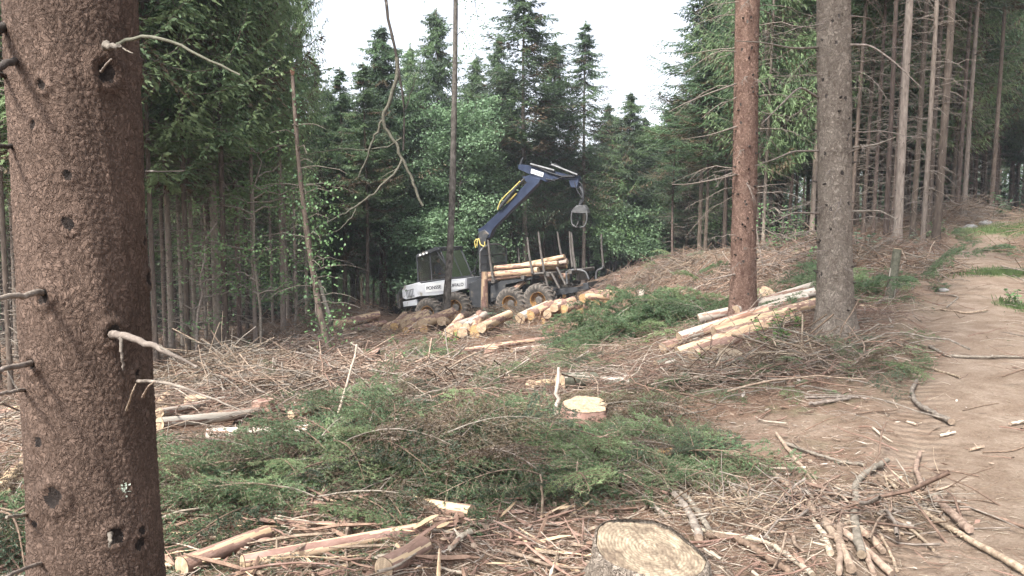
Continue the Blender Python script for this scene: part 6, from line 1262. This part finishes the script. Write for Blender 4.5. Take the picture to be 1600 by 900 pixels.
twigs('ridge_brash', 26000, 17, 42, .3, 1.4, .005, .013, ['twig_brown','twig_tan','twig_red','twig_grey','twig_red'], 'red brown dry brash covering the far slope and ridge', 21, .01, arch=.5, lean=.4, hi=.22, k=5)
twigs('broken_branches', 900, 2.7, 7.5, .1, .55, .004, .013, ['twig_tan','twig_brown','twig_red','twig_bleached','log_bark'], 'short broken branches and splinters lying on the near ground', 22, .1, arch=.15, lean=.15, hi=.05, k=5, sides=6)
def splinters():
    rng = np.random.default_rng(31); m = 420; x = rng.uniform(-1.9,.45,m); y = rng.uniform(2.9,4.5,m); l = .06+.42*rng.random(m)**2; a = rng.normal(.3,.9,m); t = np.linspace(-.5,.5,5); P = np.stack([x[:,None]+np.cos(a)[:,None]*l[:,None]*t, y[:,None]+np.sin(a)[:,None]*l[:,None]*t],-1)
    z = H(P[:,:,0], P[:,:,1]); Z = .5*z+.5*z.mean(1,keepdims=True)+(.01+.05*rng.random(m)**2)[:,None]+rng.normal(0,.18,m)[:,None]*l[:,None]*t*.8; R = (.003+.013*rng.random(m)**2)[:,None]*np.array([.35,.9,1,.85,.3])[None]
    tag(MB().tubes(np.dstack([P,Z]), R, 4, rng.integers(0,5,m), smooth=False).build('wood_splinters', [M[q] for q in ('log_bark','wood_peeled','twig_red','log_bark','twig_tan')]), 'torn bark strips and split wood scattered near the bottom left', 'splinters', None, 'stuff')
splinters()
def chips():
    rng = np.random.default_rng(6); x, y = scatter(9000, 2.2, 26, rng, .03); m = len(x); s_ = (.006+.03*rng.random(m)**2.5)*(1+np.hypot(x,y)*.06); z = H(x, y)+.006+.25*s_; P = np.stack([x,y,z],1); D = np.stack([rng.normal(size=m),rng.normal(size=m),rng.normal(0,.25,m)],1)
    mb = MB(); mb.leaves(P, D, s_*2.0, s_*.8, rng.integers(0,4,m), rng, N=np.tile([0,0,1.],(m,1))+rng.normal(0,.35,(m,3)))
    tag(mb.build('wood_chips', [M[q] for q in ('twig_tan','wood_grey','log_bark','twig_red')]), 'bark flakes and pale wood chips scattered on the ground', 'wood chips', None, 'stuff')
chips()
def needles_green():
    "loose needled scraps over the brash zone"
    rng = np.random.default_rng(12); n = 120000; x, y = scatter(n, 2.6, 14, rng, .0); gm = fbm(x, y, .8, 3)+.25*fbm(x, y, 3, 2); k = gm > .02+.25*(road_dist(x, y)[0] < 2.4); x, y = x[k], y[k]; m = len(x)
    P = np.stack([x,y,H(x,y)+rng.random(m)*.03],1); D = np.stack([rng.normal(size=m),rng.normal(size=m),rng.normal(.1,.3,m)],1); mb = MB(); s_ = .012+.0022*np.hypot(x,y); mb.leaves(P, D, s_*1.6, s_*.28, rng.integers(0,3,m), rng, tri=True)
    tag(mb.build('green_needle_litter', [M[q] for q in ('needle_dark','needle_mid','needle_brown')]), 'green and brown spruce needle scraps strewn over the brash', 'needles', None, 'stuff')
needles_green()
def grass():
    rng = np.random.default_rng(14); P = []
    for px, py, Y, rx, ry, n in [(1590,432,14,.9,.28,2600),(1600,375,22,1.3,2.0,2400),(1600,480,11,.25,.4,500)]:
        c = at(px, py, Y); q = rng.normal(size=(n,2))*.55; P.append(np.stack([c[0]+q[:,0]*rx, c[1]+q[:,1]*ry],1))
    P = np.concatenate(P); m = len(P); Q = np.column_stack([P, H(P[:,0],P[:,1])]); D = np.stack([rng.normal(0,.35,m),rng.normal(0,.35,m),np.ones(m)],1)
    mb = MB(); mb.leaves(Q, D, rng.uniform(.05,.12,m), .014, 0, rng); tag(mb.build('grass', M['grass_blade']), 'short bright grass tufts beside the track', 'grass', None, 'stuff')
grass()
# loose dead brash mounds: tangles of dead branches
def tangle(px, py, R, h, n, label, r=.009, L=1.1, mats=('twig_brown','twig_tan','twig_grey'), Y=None):
    c = hit(px, py) if Y is None else on(px, Y); rng = np.random.default_rng(int(px+py*3)); k = 6; t = np.linspace(-.5,.5,k); q = rng.normal(size=(n,2))*.45; f = np.clip(1-(q**2).sum(1)*.7,.05,1); a = rng.random(n)*6.28; l = L*rng.uniform(.35,1.2,n)
    px_ = q[:,0:1]*R+np.cos(a)[:,None]*l[:,None]*t; py_ = q[:,1:2]*R+np.sin(a)[:,None]*l[:,None]*t; z = H(c[0]+px_, c[1]+py_)-c[2]; Z = z.mean(1,keepdims=True)*.5+z*.5+(h*f*rng.random(n))[:,None]+rng.normal(0,.35,n)[:,None]*l[:,None]*t+.3*l[:,None]*(.25-t**2)*rng.uniform(-.3,1,n)[:,None]
    mb = MB().tubes(np.dstack([px_,py_,Z])+rng.normal(0,.01,(n,k,3)), (r*rng.uniform(.35,1.2,n))[:,None]*(1-.6*(t+.5)), 4, rng.integers(0,len(mats),n)); tag(mb.build('brash_tangle', [M[x] for x in mats], None, c), label, 'brash heap')
TH = {1330:(.011,.95), 1430:(.008,.8)}
for a in [(530,530,1.4,.22,300,'mound of red brown dead twigs right of the leaning snag'),(475,560,1.7,.45,380,'dead twig mound at the foot of the leaning snag'),(330,590,1.4,.5,320,'grey dead brash below the left trunks'),(420,620,1.1,.35,240,'reddish brash around the rooty stump'),(600,590,1.6,.3,320,'dead brown brash in the slope centre left'),(700,600,1.4,.25,240,'reddish twig brash above the cream log'),
 (1140,450,1.2,.5,240,'grey dead branches left of the red brown trunk'),(1250,430,1.2,.7,280,'dark root tangle between the two thick trunks'),(1215,400,1.6,.6,260,'dead brash on the ridge between the trunks'),(1040,432,2.4,.6,640,'reddish brash along the ridge behind the mound'),(990,455,1.6,.5,460,'brash beside the root stump'),(780,500,1.6,.5,240,'brash in front of the machine'),(940,458,1.5,.4,380,'red brown brash behind the tail of the machine'),(1080,425,2.0,.6,420,'reddish brash on the ridge left of the red brown trunk'),(1330,805,.5,.06,34,'loose tan branches crossing in the foreground tangle'),(1430,800,.5,.04,18,'sparse loose branches beside the track in the foreground'),(1505,348,1.6,.9,240,'brown brash mound at the far bend'),(1330,420,1.3,.5,200,'dead twigs behind the thick grey trunk'),
 (1440,430,.9,.35,160,'brash left of the far wheel track'),(15,740,.7,.35,160,'reddish dead sticks left of the big trunk'),(300,700,.7,.12,110,'dead twigs by the white pole'),(1250,560,.9,.2,160,'brown twig litter heap below the thick grey trunk'),(1110,592,.5,.08,90,'twigs between the log stack and its mossy stump'),(1150,800,.5,.1,110,'wiry twigs right of the big stump'),(1260,800,.55,.09,130,'twig tangle among the foreground branches'),(1390,790,.45,.07,90,'bark scraps and twigs under the bow shaped branch'),(1040,770,.4,.08,70,'wiry stems behind the big stump')]:
    near = hit(a[0], a[1])[1] < 8; tangle(*a, r=TH.get(a[0], (.0045,.5))[0] if near else .011, L=TH.get(a[0], (.0045,.5))[1] if near else 1.1)
# ------------------------------------------------------------------ thin haze in the wood
hz = MB().box((0, 60, 22), (330, 250, 70)).build('haze', [], None) if False else None
def haze():
    m = bpy.data.materials.new('haze'); m.use_nodes = True; N = m.node_tree.nodes; L = m.node_tree.links; N.remove(N['Principled BSDF'])
    v = N.new('ShaderNodeVolumePrincipled'); v.inputs['Color'].default_value = (.86,.92,1,1); v.inputs['Density'].default_value = .0006; v.inputs['Anisotropy'].default_value = .0; L.new(v.outputs[0], N['Material Output'].inputs['Volume'])
    tag(MB().box((0, 40, 14), (240, 160, 50)).build('haze', m), kind='stuff')
haze()
